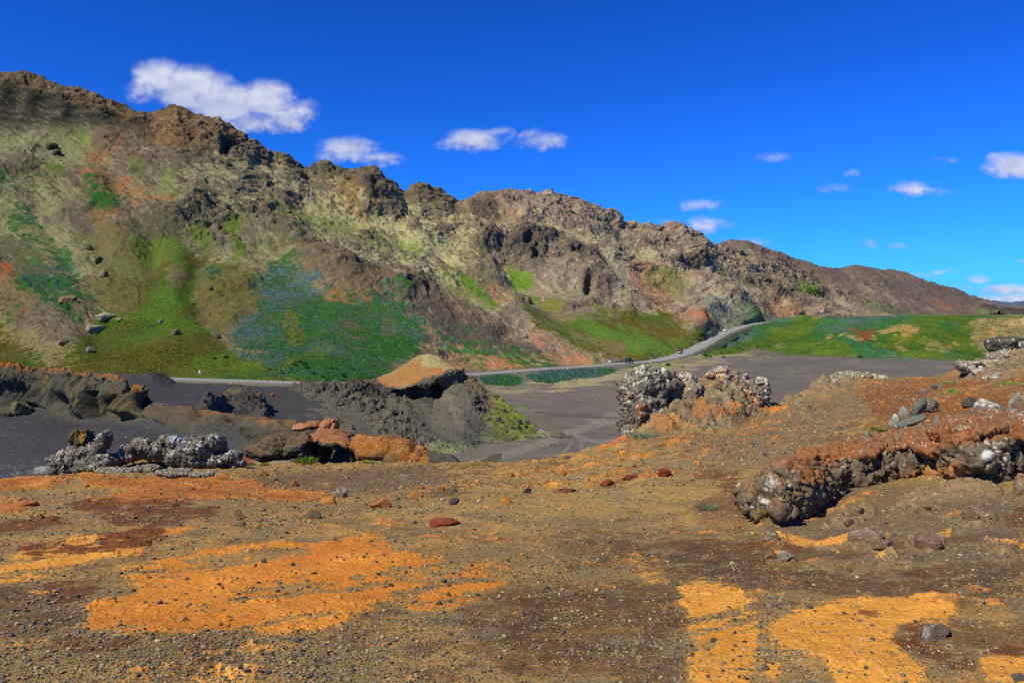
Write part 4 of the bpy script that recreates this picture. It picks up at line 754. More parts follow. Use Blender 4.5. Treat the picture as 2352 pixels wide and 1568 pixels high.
fill([(800, 998), (880, 1004), (945, 1012), (985, 1045), (990, 1080), (960, 1085), (880, 1080), (830, 1060)], og2, 1, 5, nf, .3); fill([(830, 1052), (880, 1040), (930, 1058), (925, 1090), (850, 1090)], (98, 78, 52), .8, 8, nf, .5); fill([(800, 1000), (860, 1004), (850, 1010), (810, 1008)], (156, 84, 38), .8, 3)
fill([(520, 1040), (600, 1040), (640, 1062), (600, 1068), (530, 1062)], (132, 72, 34), .95, 4, nf, .4); fill([(535, 1040), (580, 1034), (640, 1050), (700, 1068), (660, 1070), (600, 1046)], (134, 134, 126), .8, 4, nf, .7); fill([(580, 1062), (640, 1062), (640, 1074), (590, 1074)], (156, 146, 140), .8, 4, nf, .7)
tag(obj('tuff_ridge', mesh('tuff_ridge', Pt, gridfaces(*V.shape), M_MID, alb(pt.c))), kind='structure')
D3G = (U, V, Pt)

# ------------------------------------------------------------------ foreground
FE = [(-300, 1102, 26), (0, 1100, 26), (130, 1085, 28), (240, 1072, 29), (275, 1056, 30), (310, 1047, 31), (400, 1050, 31), (500, 1056, 31), (560, 1056, 31), (600, 1064, 31), (700, 1062, 32), (900, 1064, 33), (985, 1062, 33), (1060, 1061, 34), (1150, 1062, 35), (1250, 1057, 36), (1310, 1047, 37), (1345, 1036, 38), (1380, 1018, 38.5), (1420, 1002, 39), (1450, 985, 40), (1490, 940, 41.5), (1512, 892, 42), (1540, 874, 42), (1575, 872, 42.5), (1600, 884, 43), (1622, 872, 43), (1645, 862, 43), (1670, 866, 43), (1700, 868, 44), (1720, 890, 44), (1740, 912, 44), (1766, 926, 45), (1790, 925, 46), (1830, 906, 50), (1860, 890, 52), (1900, 868, 55), (1960, 864, 58), (2050, 866, 60), (2150, 862, 60), (2200, 852, 58), (2230, 838, 55), (2280, 815, 52), (2352, 800, 50), (2560, 780, 48)]
FE2 = [(-300, 1125, 22), (250, 1100, 24), (700, 1095, 26), (1150, 1090, 28), (1300, 1085, 29), (1380, 1070, 30), (1440, 1040, 33), (1500, 1000, 36), (1560, 985, 37), (1620, 990, 36), (1700, 970, 38), (1760, 945, 41), (1850, 935, 42), (1960, 915, 43), (2100, 900, 44), (2230, 890, 41), (2352, 875, 39), (2560, 850, 38)]
G1 = [(-300, 1180, 17), (0, 1180, 17), (1000, 1180, 17), (1400, 1175, 17.5), (1600, 1160, 18), (1700, 1150, 18.3), (1850, 1105, 20), (2000, 1070, 21), (2200, 1020, 22), (2352, 990, 22), (2560, 950, 22)]
G2 = [(-300, 1380, 10), (1500, 1380, 10), (1900, 1330, 10.3), (2352, 1280, 10.2), (2560, 1260, 10.2)]
G3 = [(-300, 1568, 6.9), (1500, 1568, 6.9), (2352, 1568, 6.5), (2560, 1568, 6.4)]
G4 = [(-300, 2100, 4.1), (2560, 2100, 4.0)]
U, V, P = sheet([G4, G3, G2, G1, FE2, FE, behind(1.05, -.03), behind(1.2, -.25)], [60, 300, 290, 160, 170, 12, 10], 1900, -260, 2560, smooth=4, us=6)
rr = np.arange(V.shape[0])[:, None] * np.ones_like(V)
nb = fbm(P, 4.0, 4, 141); nm = fbm(P, .9, 4, 142); nf = fbm(P, .22, 4, 143, .6); n3 = fbm(P, .07, 3, 144, .65); nr = fbm(P, 1.6, 5, 145, .55, 'r')
cu = U + 8 * nm + 4 * nf; cv = V + 4 * nm + 2 * nf
SLAB = [[(270, 1295), (400, 1262), (560, 1242), (700, 1240), (790, 1228), (885, 1232), (900, 1268), (1040, 1293), (985, 1330), (900, 1385), (830, 1420), (780, 1450), (640, 1465), (500, 1450), (340, 1455), (180, 1455), (215, 1385), (340, 1345), (290, 1320)],
        [(930, 1385), (975, 1350), (1060, 1300), (1188, 1297), (1160, 1330), (1110, 1370), (1040, 1398), (960, 1410), (905, 1405)]]
SLABY = [[(-100, 1300), (0, 1290), (60, 1258), (180, 1240), (240, 1236), (300, 1225), (400, 1208), (460, 1190), (472, 1200), (440, 1214), (370, 1230), (335, 1262), (300, 1275), (240, 1280), (120, 1315), (0, 1332), (-100, 1340)]]
SLABU = [[(-100, 1102), (0, 1100), (140, 1092), (172, 1108), (120, 1120), (0, 1126), (-100, 1126)], [(200, 1103), (300, 1092), (480, 1088), (560, 1100), (640, 1112), (700, 1128), (640, 1137), (480, 1150), (300, 1165), (200, 1152), (320, 1130), (170, 1120)], [(600, 1130), (690, 1126), (760, 1136), (700, 1148), (620, 1148)], [(-100, 1160), (60, 1150), (98, 1162), (40, 1180), (-100, 1180)], [(150, 1085), (330, 1068), (340, 1078), (200, 1090)]]
SLABR = [[(1562, 1350), (1600, 1340), (1680, 1342), (1702, 1370), (1735, 1400), (1742, 1440), (1735, 1500), (1716, 1600), (1600, 1600), (1575, 1500), (1580, 1400)], [(1760, 1440), (1820, 1400), (1860, 1382), (1980, 1375), (2040, 1372), (2120, 1372), (2205, 1410), (2185, 1432), (2080, 1440), (2042, 1470), (2090, 1520), (2160, 1600), (1930, 1600), (1900, 1530), (1800, 1510), (1765, 1490)], [(1430, 1310), (1470, 1303), (1535, 1312), (1525, 1335), (1490, 1346), (1468, 1325)], [(2250, 1530), (2290, 1517), (2352, 1530), (2420, 1540), (2420, 1600), (2270, 1600)], [(1745, 1545), (1790, 1520), (1800, 1555), (1770, 1570)]]
slm = samp(mask(SLAB + SLABR, 22), cu, cv) + samp(mask(SLABY, 9), cu, cv); slu = samp(mask(SLABU, 6), cu, cv)
strk = fbm(np.stack([(P[..., 0] * .83 + P[..., 1] * .55) / 6, (-P[..., 0] * .55 + P[..., 1] * .83), 0 * P[..., 0]], -1), .45, 4, 146)     # joints in the slab
hol = fbm(P, .16, 4, 152, .6, 'n', (1, .8, 1))
sl = sm(slm + .3 * nf + .3 * n3 + .12 * nm - 1.0 * sm(strk + .5 * nf, .3, .62) * (.5 + .5 * sm(nf + nm, -.4, .3)) - .5 * sm(hol, .42, .62), .30, .66)
slU = sm(slu + .5 * nf + .35 * nm - .3 * sm(strk, .2, .7), .3, .6)
rough = samp(mask([[(1480, 990), (1512, 880), (1760, 860), (1780, 925), (1700, 960), (1560, 985)], [(1790, 925), (1830, 900), (1900, 862), (1960, 860), (1960, 885), (1880, 900), (1820, 940)], [(2200, 850), (2280, 790), (2600, 760), (2600, 860), (2352, 870), (2260, 880)]], 14), cu, cv)
rgh2 = sm(samp(mask([ell(1960, 1186, 60, 18, -15), ell(1995, 1246, 60, 18), ell(2130, 1244, 50, 18, -10), ell(1782, 1240, 42, 10), ell(1800, 1284, 40, 10), ell(2080, 1170, 50, 14, -20), ell(2240, 1200, 60, 20, -15), ell(2180, 1290, 50, 10), ell(1900, 1250, 40, 10), ell(2060, 1290, 60, 10), ell(2300, 1260, 50, 14), ell(2150, 1140, 90, 20, -10), ell(2250, 1130, 60, 16)], 14), cu, cv) * (1 + .9 * nm), .3, .6)
ledgez = samp(mask([[(1700, 1020), (2352, 940), (2560, 940), (2560, 1200), (2352, 1180), (2000, 1230), (1740, 1200)]], 40), U, V)
far = sm(P[..., 1], 12, 40)
Dz = .10 * nb + .03 * nm + .010 * nf + .007 * n3 + far * (.10 * nm + .04 * nf + .10 * nb) + sl * .014 * (1 + .4 * nm) + slU * .03
rgh = rgh2 * (.05 + .08 * fbm(P, .5, 5, 156, .6, 'r') + .03 * nf) + rough * (.30 * fbm(P, 1.3, 6, 153, .6, 'r') + .12 * fbm(P, .35, 4, 154, .65) + .2 * nm)
lens = fbm(np.stack([(P[..., 0] * .95 + P[..., 1] * .3) / 2.2, (-P[..., 0] * .3 + P[..., 1] * .95) / 1.0, 0 * nb], -1), .55, 3, 147)
lz = samp(mask([(1100, 1085), (1400, 1035), (1480, 1010), (1560, 985), (1800, 925), (1850, 985), (1760, 1050), (1600, 1095), (1400, 1120), (1120, 1125)], 20), U, V)
lm = sm(lens + .3 * nf, .55, .72) * lz; Dz = Dz + lm * .07
bump = samp(mask([ell(1015, 1197, 30, 7)], 5), U, V); Dz = Dz + .10 * bump
mnd = samp(mask([(1590, 1195), (1600, 1165), (1660, 1150), (1740, 1160), (1745, 1200), (1700, 1215), (1600, 1212)], 14), cu, cv); Dz = Dz + .22 * mnd
Nn = normals(P); Nn = np.stack([boxblur(Nn[..., i].astype(np.float32), 6) for i in range(3)], -1)
Dz = Dz + .22 * samp(mask(stroke([(1745, 1215), (1819, 1188), (1861, 1160), (1900, 1132), (1965, 1124), (2043, 1104), (2099, 1098), (2169, 1096), (2225, 1112), (2281, 1094), (2340, 1066)], 26), 22), cu, cv)
Pg = P + Nn * rgh[..., None]; Pg[..., 2] += Dz * sm(rr, 0, 10)
pt = Paint(U, V, P, 5, .9, (128, 106, 70)); mix = pt.mix; fill = pt.fill
TAN = (158, 122, 68); DK = (74, 52, 30); GR = (118, 104, 82)
ne = fbm(P, .5, 5, 148, .6, 'n', (.7, 1, 1)); ng = fbm(P, .05, 3, 149, .7)
mix(sm(nb * .4 + ne, -.1, .5) * .8, TAN); mix(sm(-ne + .4 * nb, .15, .8) * .7, GR); mix(sm(fbm(P, 1.6, 5, 150, .62) + .3 * nf, .15, .75) * .55, DK)
fill([(560, 1090), (1000, 1070), (1060, 1110), (900, 1130), (640, 1120), (480, 1090)], (96, 78, 60), .85, 16, nf, .4); fill([(-100, 1330), (180, 1330), (200, 1450), (-100, 1460)], (98, 78, 56), .6, 30, nf, .5); fill([(-100, 1470), (900, 1480), (1000, 1600), (-100, 1600)], (138, 114, 66), .6, 40, nf, .6)
fill([(1040, 1380), (1400, 1330), (1562, 1340), (1575, 1480), (1400, 1570), (1150, 1560), (1060, 1450)], DK, .45, 30, ne + .5 * nf, 1.1); fill([(1280, 1240), (1700, 1240), (1900, 1310), (2352, 1290), (2352, 1380), (2100, 1372), (1720, 1350), (1500, 1300), (1300, 1290)], (74, 54, 36), .7, 24, ne + .5 * nf, 1.0)
fill([(900, 1290), (1400, 1230), (1430, 1320), (1200, 1330)], (124, 100, 62), .5, 20, ne, .8); fill([(1200, 1090), (1700, 1090), (1850, 1080), (1720, 1150), (1500, 1180), (1200, 1200), (700, 1200), (900, 1160)], (156, 128, 74), .6, 30, ne, .8)
fill([(1830, 1120), (2352, 1130), (2352, 1290), (1950, 1290), (1760, 1250), (1740, 1210)], (104, 88, 70), .85, 24, nf, .4); fill([(1780, 940), (2000, 880), (2100, 900), (1950, 960), (1850, 1050), (1600, 1080), (1650, 1000)], (104, 92, 76), .7, 26, ne, .7)
fill([(1900, 866), (2200, 860), (2150, 880), (1950, 890)], (118, 94, 62), .6, 8, nf, .7)
fill([(1960, 905), (2060, 880), (2200, 875), (2300, 870), (2560, 840), (2560, 965), (2330, 955), (2240, 960), (2130, 985), (2040, 990), (2010, 960), (2000, 935)], (116, 70, 34), .9, 14, nf + .4 * nm, .7); fill([(2120, 895), (2352, 880), (2352, 900), (2150, 915)], (126, 112, 72), .5, 10, ne, 1.)
mix(rough * .85, np.array((112, 102, 90), np.float32) + 34 * nf[..., None]); mix(rough * sm(n3 + .4 * nf, .35, .9) * .8, (176, 170, 162)); fill([(1540, 900), (1620, 890), (1640, 940), (1600, 960), (1540, 950)], (106, 92, 72), .6, 12, nf, .6)
for pl in [[(1500, 950), (1540, 960), (1560, 975), (1525, 990), (1500, 985)], [(1590, 935), (1622, 920), (1635, 945), (1600, 960)], [(1640, 930), (1700, 935), (1690, 950), (1640, 948)], [(1712, 900), (1738, 912), (1760, 925), (1720, 925)]]: fill(pl, (164, 98, 50), .6, 7, nf + .5 * nm, 1.1)
mot = sm(fbm(P, .55, 6, 155, .66, 'n', (.8, 1, 1)) + .35 * nm + .25 * samp(mask([[(1000, 1340), (1562, 1320), (1575, 1600), (900, 1600)], [(1280, 1230), (1750, 1230), (2352, 1290), (2352, 1390), (1720, 1350)], [(-50, 1320), (200, 1330), (180, 1460), (-50, 1470)], [(2180, 1440), (2400, 1400), (2400, 1600), (2200, 1600)]], 50), U, V) - .12, .12, .38)
mix(mot * .5 * sm(V, 1180, 1260), DK)
mix(rgh2 * .7, np.array((128, 108, 84), np.float32) + 26 * nf[..., None]); mix(rgh2 * sm(n3 + .5 * nf, .4, .9) * .7, (180, 168, 152))
OG = np.array((190, 120, 42), np.float32) + np.array((10, 12, 8), np.float32) * (nm + .7 * nf)[..., None]
OY = np.array((202, 140, 56), np.float32) + 12 * (nm + nf)[..., None]; OR = np.array((164, 98, 36), np.float32) + 18 * (nm + nf)[..., None]
wY = sm(U, 1300, 1500) + (1 - sm(U, 150, 480)) * (1 - sm(V, 1330, 1380)); wY = np.clip(wY, 0, 1)[..., None]
halo = sm(slm + .45 * nf + .3 * nm + .3 * n3, .1, .55); mix(halo * .5 * (1 - sl), (164, 124, 66)); spk = sm(n3 + .5 * ng - .2, .0, .5); mix(sl * (1 - .35 * spk * (1 - sm(sl, .6, 1))), OG * (1 - wY) + OY * wY); mix(slU * .95, OR)
mix(sl * sm(ng + .5 * nf, .6, 1.1) * .45, (150, 108, 62))
for pl in [[(150, 1165), (220, 1158), (350, 1158), (500, 1168), (492, 1180), (430, 1190), (400, 1204), (300, 1212), (250, 1200), (180, 1180)], [(-100, 1204), (0, 1200), (120, 1196), (180, 1205), (80, 1222), (-100, 1230)], [(30, 1255), (120, 1245), (230, 1250), (330, 1240), (350, 1252), (280, 1262), (160, 1262), (80, 1275)], [(230, 1232), (360, 1215), (390, 1228), (300, 1240)]]: fill(pl, (98, 56, 26), .9, 7, nf + .6 * nm, 1.1)
for pl in [[(130, 1480), (200, 1470), (330, 1480), (260, 1500), (180, 1515)], [(450, 1500), (500, 1495), (540, 1510), (470, 1535), (440, 1545)], [(480, 1530), (560, 1520), (520, 1570), (480, 1590)], [(100, 1330), (220, 1340), (180, 1385), (110, 1370)], [(2030, 1478), (2100, 1475), (2165, 1508), (2235, 1530), (2260, 1560), (2180, 1545), (2090, 1515)], [(2085, 1455), (2110, 1465), (2120, 1500), (2095, 1495)], [(1960, 1415), (2030, 1408), (2010, 1420)], [(2280, 1500), (2352, 1480), (2352, 1510), (2300, 1520)], [(1700, 1245), (1760, 1240), (1780, 1255), (1840, 1245), (1850, 1260), (1700, 1258)], [(1380, 1105), (1430, 1100), (1440, 1112), (1390, 1118)], [(1590, 1085), (1650, 1082), (1700, 1092), (1640, 1105)], [(1640, 1110), (1720, 1100), (1740, 1130), (1660, 1140)], [(1490, 1075), (1550, 1068), (1555, 1078), (1500, 1088)], [(2290, 1190), (2352, 1150), (2352, 1210)]]: fill(pl, (94, 56, 26), .8, 8, nf + .4 * nm, 1.1)
for pl in [[(455, 1505), (560, 1490), (700, 1482), (650, 1500), (585, 1520), (530, 1515)], [(450, 1575), (520, 1545), (580, 1560), (560, 1600), (450, 1600)], [(20, 1490), (60, 1468), (130, 1465), (110, 1480)], [(75, 1352), (120, 1350), (118, 1362), (80, 1362)], [(1745, 1245), (1800, 1225), (1850, 1225), (1880, 1238), (1850, 1245), (1800, 1240)], [(1862, 1245), (1910, 1235), (1960, 1225), (1960, 1245), (1900, 1255)], [(2120, 1225), (2150, 1212), (2190, 1205), (2180, 1225)], [(2095, 1258), (2140, 1245), (2130, 1260)], [(1990, 1285), (2040, 1278), (2030, 1286)], [(2250, 1250), (2352, 1245), (2352, 1270)], [(970, 1192), (1010, 1188), (1045, 1195), (1000, 1197)], [(2010, 1390), (2040, 1380), (2060, 1395)], [(1230, 1110), (1290, 1108), (1280, 1116)], [(820, 1180), (870, 1172), (860, 1180)], [(860, 1215), (900, 1210), (890, 1218)], [(1080, 1228), (1150, 1222), (1130, 1234)]]: fill(pl, OY, .9, 4, nf, .8)
mix(lm * sm(nm + .4, -.2, .2), OR * 1.04); mix(lm * (1 - sm(nm + .4, -.2, .2)), (112, 60, 26)); mix(mnd * .8, (112, 78, 50)); mix(bump * .7, (124, 64, 30))
fill([(1380, 1010), (1430, 985), (1440, 1000), (1400, 1030), (1365, 1040)], (182, 104, 52), .9, 4, nf, .5); fill([(1375, 1035), (1420, 1018), (1400, 1032)], (96, 112, 44), .7, 3)
fill([(1770, 935), (1830, 922), (1800, 940), (1765, 950)], (196, 124, 50), .9, 4, nf, .6)
mix((1 - sl) * sm(ng + .3 * ne, .4, .9) * .6, (160, 142, 112)); mix((1 - sl) * sm(-ng + .3 * n3, .3, .85) * .6, (72, 60, 48)); mix((1 - sl) * sm(n3 + .4 * ne, .35, .8) * .4, (132, 98, 58)); mix(sm(fbm(P, .12, 3, 151, .7), .75, 1.1) * .6 * (1 - sl), (172, 124, 66))
gm = gridfaces(*V.shape)
tag(obj('ground', mesh('ground', Pg, gm, M_FG, alb(pt.c))), kind='structure')
FG = (U, V, Pg, sl)

# ------------------------------------------------------------------ things: rocks, plants, posts, signs, cars
class Surf:
    def __init__(s, g): s.U, s.V, s.P = g[0], g[1], g[2]; s.u0 = float(s.U[0, 0]); s.u1 = float(s.U[0, -1]); s.n = s.U.shape[1]
    def at(s, u, v, rmax=None):
        i = int(round((u - s.u0) / (s.u1 - s.u0) * (s.n - 1))); i = min(max(i, 0), s.n - 1)
        col = HZ - s.P[:, i, 2] / s.P[:, i, 1] * F
        k = int(np.argmax(col <= v)) if (col <= v).any() else int(np.argmin(col))
        return s.P[k, i].astype(float)
SFG, SD1, SD2, SD3, SM, SV = Surf(FG), Surf(D1G), Surf(D2G), Surf(D3G), Surf(MTN), Surf(VAL)
def pos(u, v, Y): return np.array([(u - CX) / F * Y, Y, (HZ - v) / F * Y])

def ico(n):
    import bmesh
    bm = bmesh.new(); bmesh.ops.create_icosphere(bm, subdivisions=n, radius=1)
    V_ = np.array([v.co[:] for v in bm.verts]); F_ = np.array([[v.index for v in f.verts] for f in bm.faces]); bm.free(); return V_, F_
ICO = {k: ico(k) for k in (1, 2, 3, 4)}
def angular(seed, planes=11):
    g = np.random.default_rng(seed); V_ = ICO[3][0]; pn = g.normal(size=(planes, 3)); pn /= np.linalg.norm(pn, axis=1)[:, None]; pd = g.uniform(.6, .95, planes)
    dt = V_ @ pn.T; r = np.minimum(np.min(np.where(dt > .05, pd / np.maximum(dt, .05), 9), 1), 1.12); return V_ * r[:, None]
def outcrop(name, label, cat, blobs, vox, amp=.12, seed=1, base=(106, 98, 90), white=.35, orange=None, extra=None, group=None, var=26, strat=0, topcol=None, sc=None):
    """one rock mass: ellipsoids fused by voxel remesh, then weathered. blobs: (u, v, Y, ru, rv, ry[, roll])"""
    vs, fs, k = [], [], 0
    bv, bf = ICO[3]
    for b in blobs:
        u, v, Y, ru, rv, ry = b[:6]; a = -R(b[6]) if len(b) > 6 else 0
        q = angular(int(u * 31 + v * 7) % 9973) * (ru * 1.22 * Y / F, ry * 1.15, rv * 1.22 * Y / F); c, s = math.cos(a), math.sin(a)
        q = np.stack([q[:, 0] * c - q[:, 2] * s, q[:, 1], q[:, 0] * s + q[:, 2] * c], 1) + pos(u, v, Y)
        vs.append(q); fs.append(bf + k); k += len(q)
    me = mesh('tmp', np.concatenate(vs), np.concatenate(fs)); o = obj('tmp', me)
    m = o.modifiers.new('r', 'REMESH'); m.mode = 'VOXEL'; m.voxel_size = vox
    dg = bpy.context.evaluated_depsgraph_get(); dg.update(); e = o.evaluated_get(dg).to_mesh()
    nv = len(e.vertices); Pv_ = np.empty(nv * 3, np.float32); e.vertices.foreach_get('co', Pv_); Pv_ = Pv_.reshape(-1, 3).astype(float)
    nn = np.empty(nv * 3, np.float32); e.vertices.foreach_get('normal', nn); nn = nn.reshape(-1, 3)
    Fq = np.empty(len(e.polygons) * 4, np.int32); e.loops.foreach_get('vertex_index', Fq); Fq = Fq.reshape(-1, 4)
    o.evaluated_get(dg).to_mesh_clear(); bpy.data.objects.remove(o); bpy.data.meshes.remove(me)
    s1 = sc or amp * 6
    r1 = fbm(Pv_, s1, 5, seed, .6, 'r'); r2 = fbm(Pv_, s1 * .35, 4, seed + 1, .65); w1, w2, wid = worley(Pv_, s1 * .8, seed)
    r3 = fbm(Pv_, s1 * .3, 5, seed + 2, .6, 'r'); r4 = fbm(Pv_, s1 * .13, 3, seed + 3, .6, 'r'); d = amp * (.9 * r1 + .8 * r2 + 1.0 * r3 + .9 * (wid - .5) + .4 * r4)
    if strat: d = amp * (.5 * r1 + .3 * r2 + .4 * (wid - .5)) + strat * (np.abs(((Pv_[:, 2] + .08 * Pv_[:, 0] + .1 * r2) / (amp * 3)) % 1 - .5) - .25)
    Pn = Pv_ + nn * d[:, None]
    ctr = Pn.mean(0); ctr[2] = Pn[:, 2].min()
    U_ = CX + Pn[:, 0] / Pn[:, 1] * F; V_ = HZ - Pn[:, 2] / Pn[:, 1] * F
    pt = Paint(U_, V_, Pn, 3, s1, base)
    pt.c += (var * (r2 * .7 + .6 * (wid - .5)))[:, None]
    up = sm(nn[:, 2], -.1, .7)
    if topcol is not None: pt.mix(sm(nn[:, 2] + .35 * r2, .35, .7) * .95, np.array(topcol, np.float32) + 14 * r2[:, None])
    if orange: pt.fill(orange, np.array((152, 94, 54), np.float32) + 20 * r2[:, None], .75, 7, r2 + .6 * r1, 1.2)
    lw = fbm(Pv_, s1 * .1, 3, seed + 5, .7) + .35 * fbm(Pv_, s1 * .8, 3, seed + 6)
    pt.mix(sm(lw + .6 * up - .3, 1.0 - white * 2, 1.5 - white * 2) * .85, (196, 194, 190))
    if extra: extra(pt, r1, r2, nn)
    ob = obj(name, mesh(name, Pn - ctr, Fq, M_ROCK, alb(pt.c)), loc=ctr); tag(ob, label, cat, group); return ob

def stone_proto(seed, col, sub=2, flat=.7, var=10, white=0, planes=16):
    g = np.random.default_rng(seed); V_, F_ = ICO[sub]
    pn = g.normal(size=(planes, 3)); pn /= np.linalg.norm(pn, axis=1)[:, None]; pd = g.uniform(.62, .95, planes)
    dt = V_ @ pn.T; r = np.min(np.where(dt > .05, pd / np.maximum(dt, .05), 9), 1); r = np.minimum(r, 1.15)
    W_ = V_ * r[:, None] * (1, g.uniform(.75, .95), flat); W_ += W_ * (.07 * fbm(W_ + seed, .35, 3, seed))[:, None]
    c = np.array(col, float) + var * fbm(W_ + seed, .5, 3, seed + 9)[:, None]
    if white: c = c + (np.array((190, 188, 184)) - c) * (sm(fbm(W_ + seed, .4, 3, seed + 3) + .5 * V_[:, 2], .4, .8) * white)[:, None]
    return W_, F_, c
def stone_mesh(nm, seed, col, sub=3, flat=.7, white=0, var=12, planes=16):
    W_, F_, c = stone_proto(seed, col, sub, flat, var, white, planes); W_ = W_.copy(); W_[:, 2] += .35 * flat
    return mesh(nm, W_, F_, M_ROCK, alb(c), smooth=False)
def rock(name, surf, u, v, wpx, hpx, col, label, group=None, seed=None, yaw=None, white=0, tilt=0, cat='rock', flatY=1.0, planes=14):
    p = surf.at(u, v); k = p[1] / F; seed = seed or (int(u * 7 + v) % 9973)
    me = stone_mesh(name, seed, col, 4 if wpx > 20 else 3, 1.0, white, 16, planes)
    r = wpx / 2 * k; hz = hpx / 1.3 * k
    o = obj(name, me, None, tuple(p - [0, 0, .12 * hz]), (R(tilt), 0, yaw if yaw is not None else (seed % 63) / 10), (r * 1.05, r * flatY, hz)); tag(o, label, cat, group); return o

FY = lambda u, v: float(SFG.at(u, v)[1])
# --- outcrops of the foreground
y = 40.0
outcrop('rock_outcrop', 'tall pitted grey lava crag crusted with white lichen, its sheer face above the sand flat', 'rock outcrop',
        [(1470, 935, y, 36, 56, .9), (1452, 905, y + .2, 24, 34, .7), (1484, 886, y + .5, 26, 28, .8, 20), (1512, 868, y + .9, 24, 14, .7, -10), (1446, 960, y - .2, 18, 34, .6), (1502, 915, y + .6, 22, 30, .7), (1506, 965, y - .4, 28, 26, .7), (1470, 985, y - .5, 34, 14, .7), (1528, 890, y + 1.2, 26, 22, .9), (1480, 925, y + .4, 44, 62, .8)], .03, .19, 11, (104, 97, 90), .34,
        orange=[[(1460, 930), (1480, 935), (1484, 958), (1465, 955)], [(1438, 898), (1446, 896), (1443, 908)]])
outcrop('rock_outcrop', 'grey lichened rock cap with orange underside on the crest right of the tall crag', 'rock outcrop', [(1646, 853, 43, 20, 7, .5, -12), (1632, 860, 42.8, 9, 5, .4, -30), (1660, 850, 43, 12, 7, .4), (1652, 866, 42.8, 22, 7, .5)], .03, .06, 14, (100, 96, 92), .4, orange=[(1624, 858), (1680, 852), (1684, 866), (1640, 874), (1622, 868)])
outcrop('rock_outcrop', 'small white topped rock knob at the right end of the craggy mound', 'rock outcrop', [(1750, 893, 44.5, 13, 19, .5), (1744, 880, 44.5, 10, 10, .4), (1758, 905, 44.4, 8, 20, .4), (1740, 910, 44.6, 12, 12, .5)], .03, .08, 16, (98, 94, 92), .5)
outcrop('rock_outcrop', 'gravelly grey rock hump between the tall crag and the capped rock', 'rock outcrop', [(1572, 892, 42.6, 30, 22, 1.2), (1548, 905, 42, 22, 26, 1.2), (1590, 925, 41.6, 34, 34, 1.4), (1555, 945, 40.8, 34, 26, 1.2)], .035, .15, 18, (114, 102, 88), .26)
outcrop('rock_outcrop', 'broad grey brown rubble crag under the white knob, orange at its right foot', 'rock outcrop', [(1690, 888, 43.6, 34, 22, 1.2), (1660, 900, 43, 34, 26, 1.2), (1705, 912, 42.8, 30, 24, 1.2), (1725, 915, 43.4, 20, 18, .8)], .035, .15, 20, (112, 100, 88), .26, orange=[(1708, 896), (1722, 906), (1745, 922), (1720, 928)])
# the long ledge at the right
foot = [(1745, 1208), (1785, 1192), (1819, 1182), (1861, 1154), (1900, 1126), (1965, 1118), (2043, 1098), (2099, 1092), (2169, 1090), (2225, 1106), (2281, 1088), (2320, 1062)]
top_ = [(1740, 1140), (1785, 1096), (1861, 1056), (1945, 1042), (2001, 1034), (2060, 1032), (2120, 1024), (2180, 1016), (2250, 1008), (2320, 992)]
fl = np.array(foot, float); tl = np.array(top_, float); bl = []; g = np.random.default_rng(3)
for k in range(20):
    u = g.uniform(1752, 2322); vf = np.interp(u, fl[:, 0], fl[:, 1]) + 4; vt = np.interp(u, tl[:, 0], tl[:, 1]); Yf = FY(u, vf); h = vf - vt; t = g.uniform(.12, .92); ru = g.uniform(9, 27) * (1.5 if u < 1860 else 1); pr_ = .5 * (1 - t) * g.uniform(0, 1)
    bl.append((u, vf - h * t, Yf + .42 + .25 * t - pr_ * .6 + g.uniform(-.1, .15), ru, ru * g.uniform(.4, .8), g.uniform(.2, .5), g.uniform(-45, 0)))
for u in np.arange(1756, 2330, 19):
    vf = np.interp(u, fl[:, 0], fl[:, 1]); vt = np.interp(u, tl[:, 0], tl[:, 1]); Yf = FY(u, vf); h = vf - vt; j1, j2 = g.uniform(-.12, .12), g.uniform(-4, 4)
    bl.append((u, vt + h * .34 + j2, Yf + .72 + j1, 32, h * .38, .6, -14)); bl.append((u + 8, vt + h * .74 + j2, Yf + .62 - j1, 30, h * .34, .5, -10))
def ledge_paint(pt, r1, r2, nn):
    oc = np.array((140, 88, 52), np.float32) + 16 * r2[:, None]
    pt.mix(sm(nn[:, 2] + .3 * r2, .65, .9) * sm(pt.U, 1990, 1900) * .45, oc); pt.fill([(1790, 1070), (1850, 1020), (2010, 1010), (2330, 960), (2330, 1000), (2180, 1026), (2060, 1034), (1960, 1045), (1900, 1064), (1820, 1070)], oc, .85, 6, r2, .9)
    pt.fill([(2050, 1110), (2110, 1070), (2200, 1060), (2230, 1090), (2160, 1120)], (160, 112, 64), .8, 8, r2, .9); pt.fill([(1840, 1080), (1890, 1080), (1900, 1110), (1830, 1120)], (150, 96, 52), .7, 8, r2, .9)
    pt.fill([(1735, 1170), (1765, 1170), (1780, 1220), (1735, 1220)], (120, 96, 52), .7, 6, r2, .8)
    pt.fill(ell(1770, 1105, 14, 16, 30), (190, 188, 190), .8, 6, r2, .9); pt.fill(ell(2265, 1045, 14, 10), (200, 204, 214), .9, 5, r2, .8); pt.fill(ell(1757, 1150, 10, 5), (200, 200, 205), .9, 4, r2, .6)
outcrop('rock_ledge', 'long knobbly rock ledge rising to the right, orange on top and dark pitted grey beneath', 'rock ledge', bl, .02, .12, 31, sc=.42, base=(98, 86, 72), white=.24, extra=ledge_paint)
sb = []
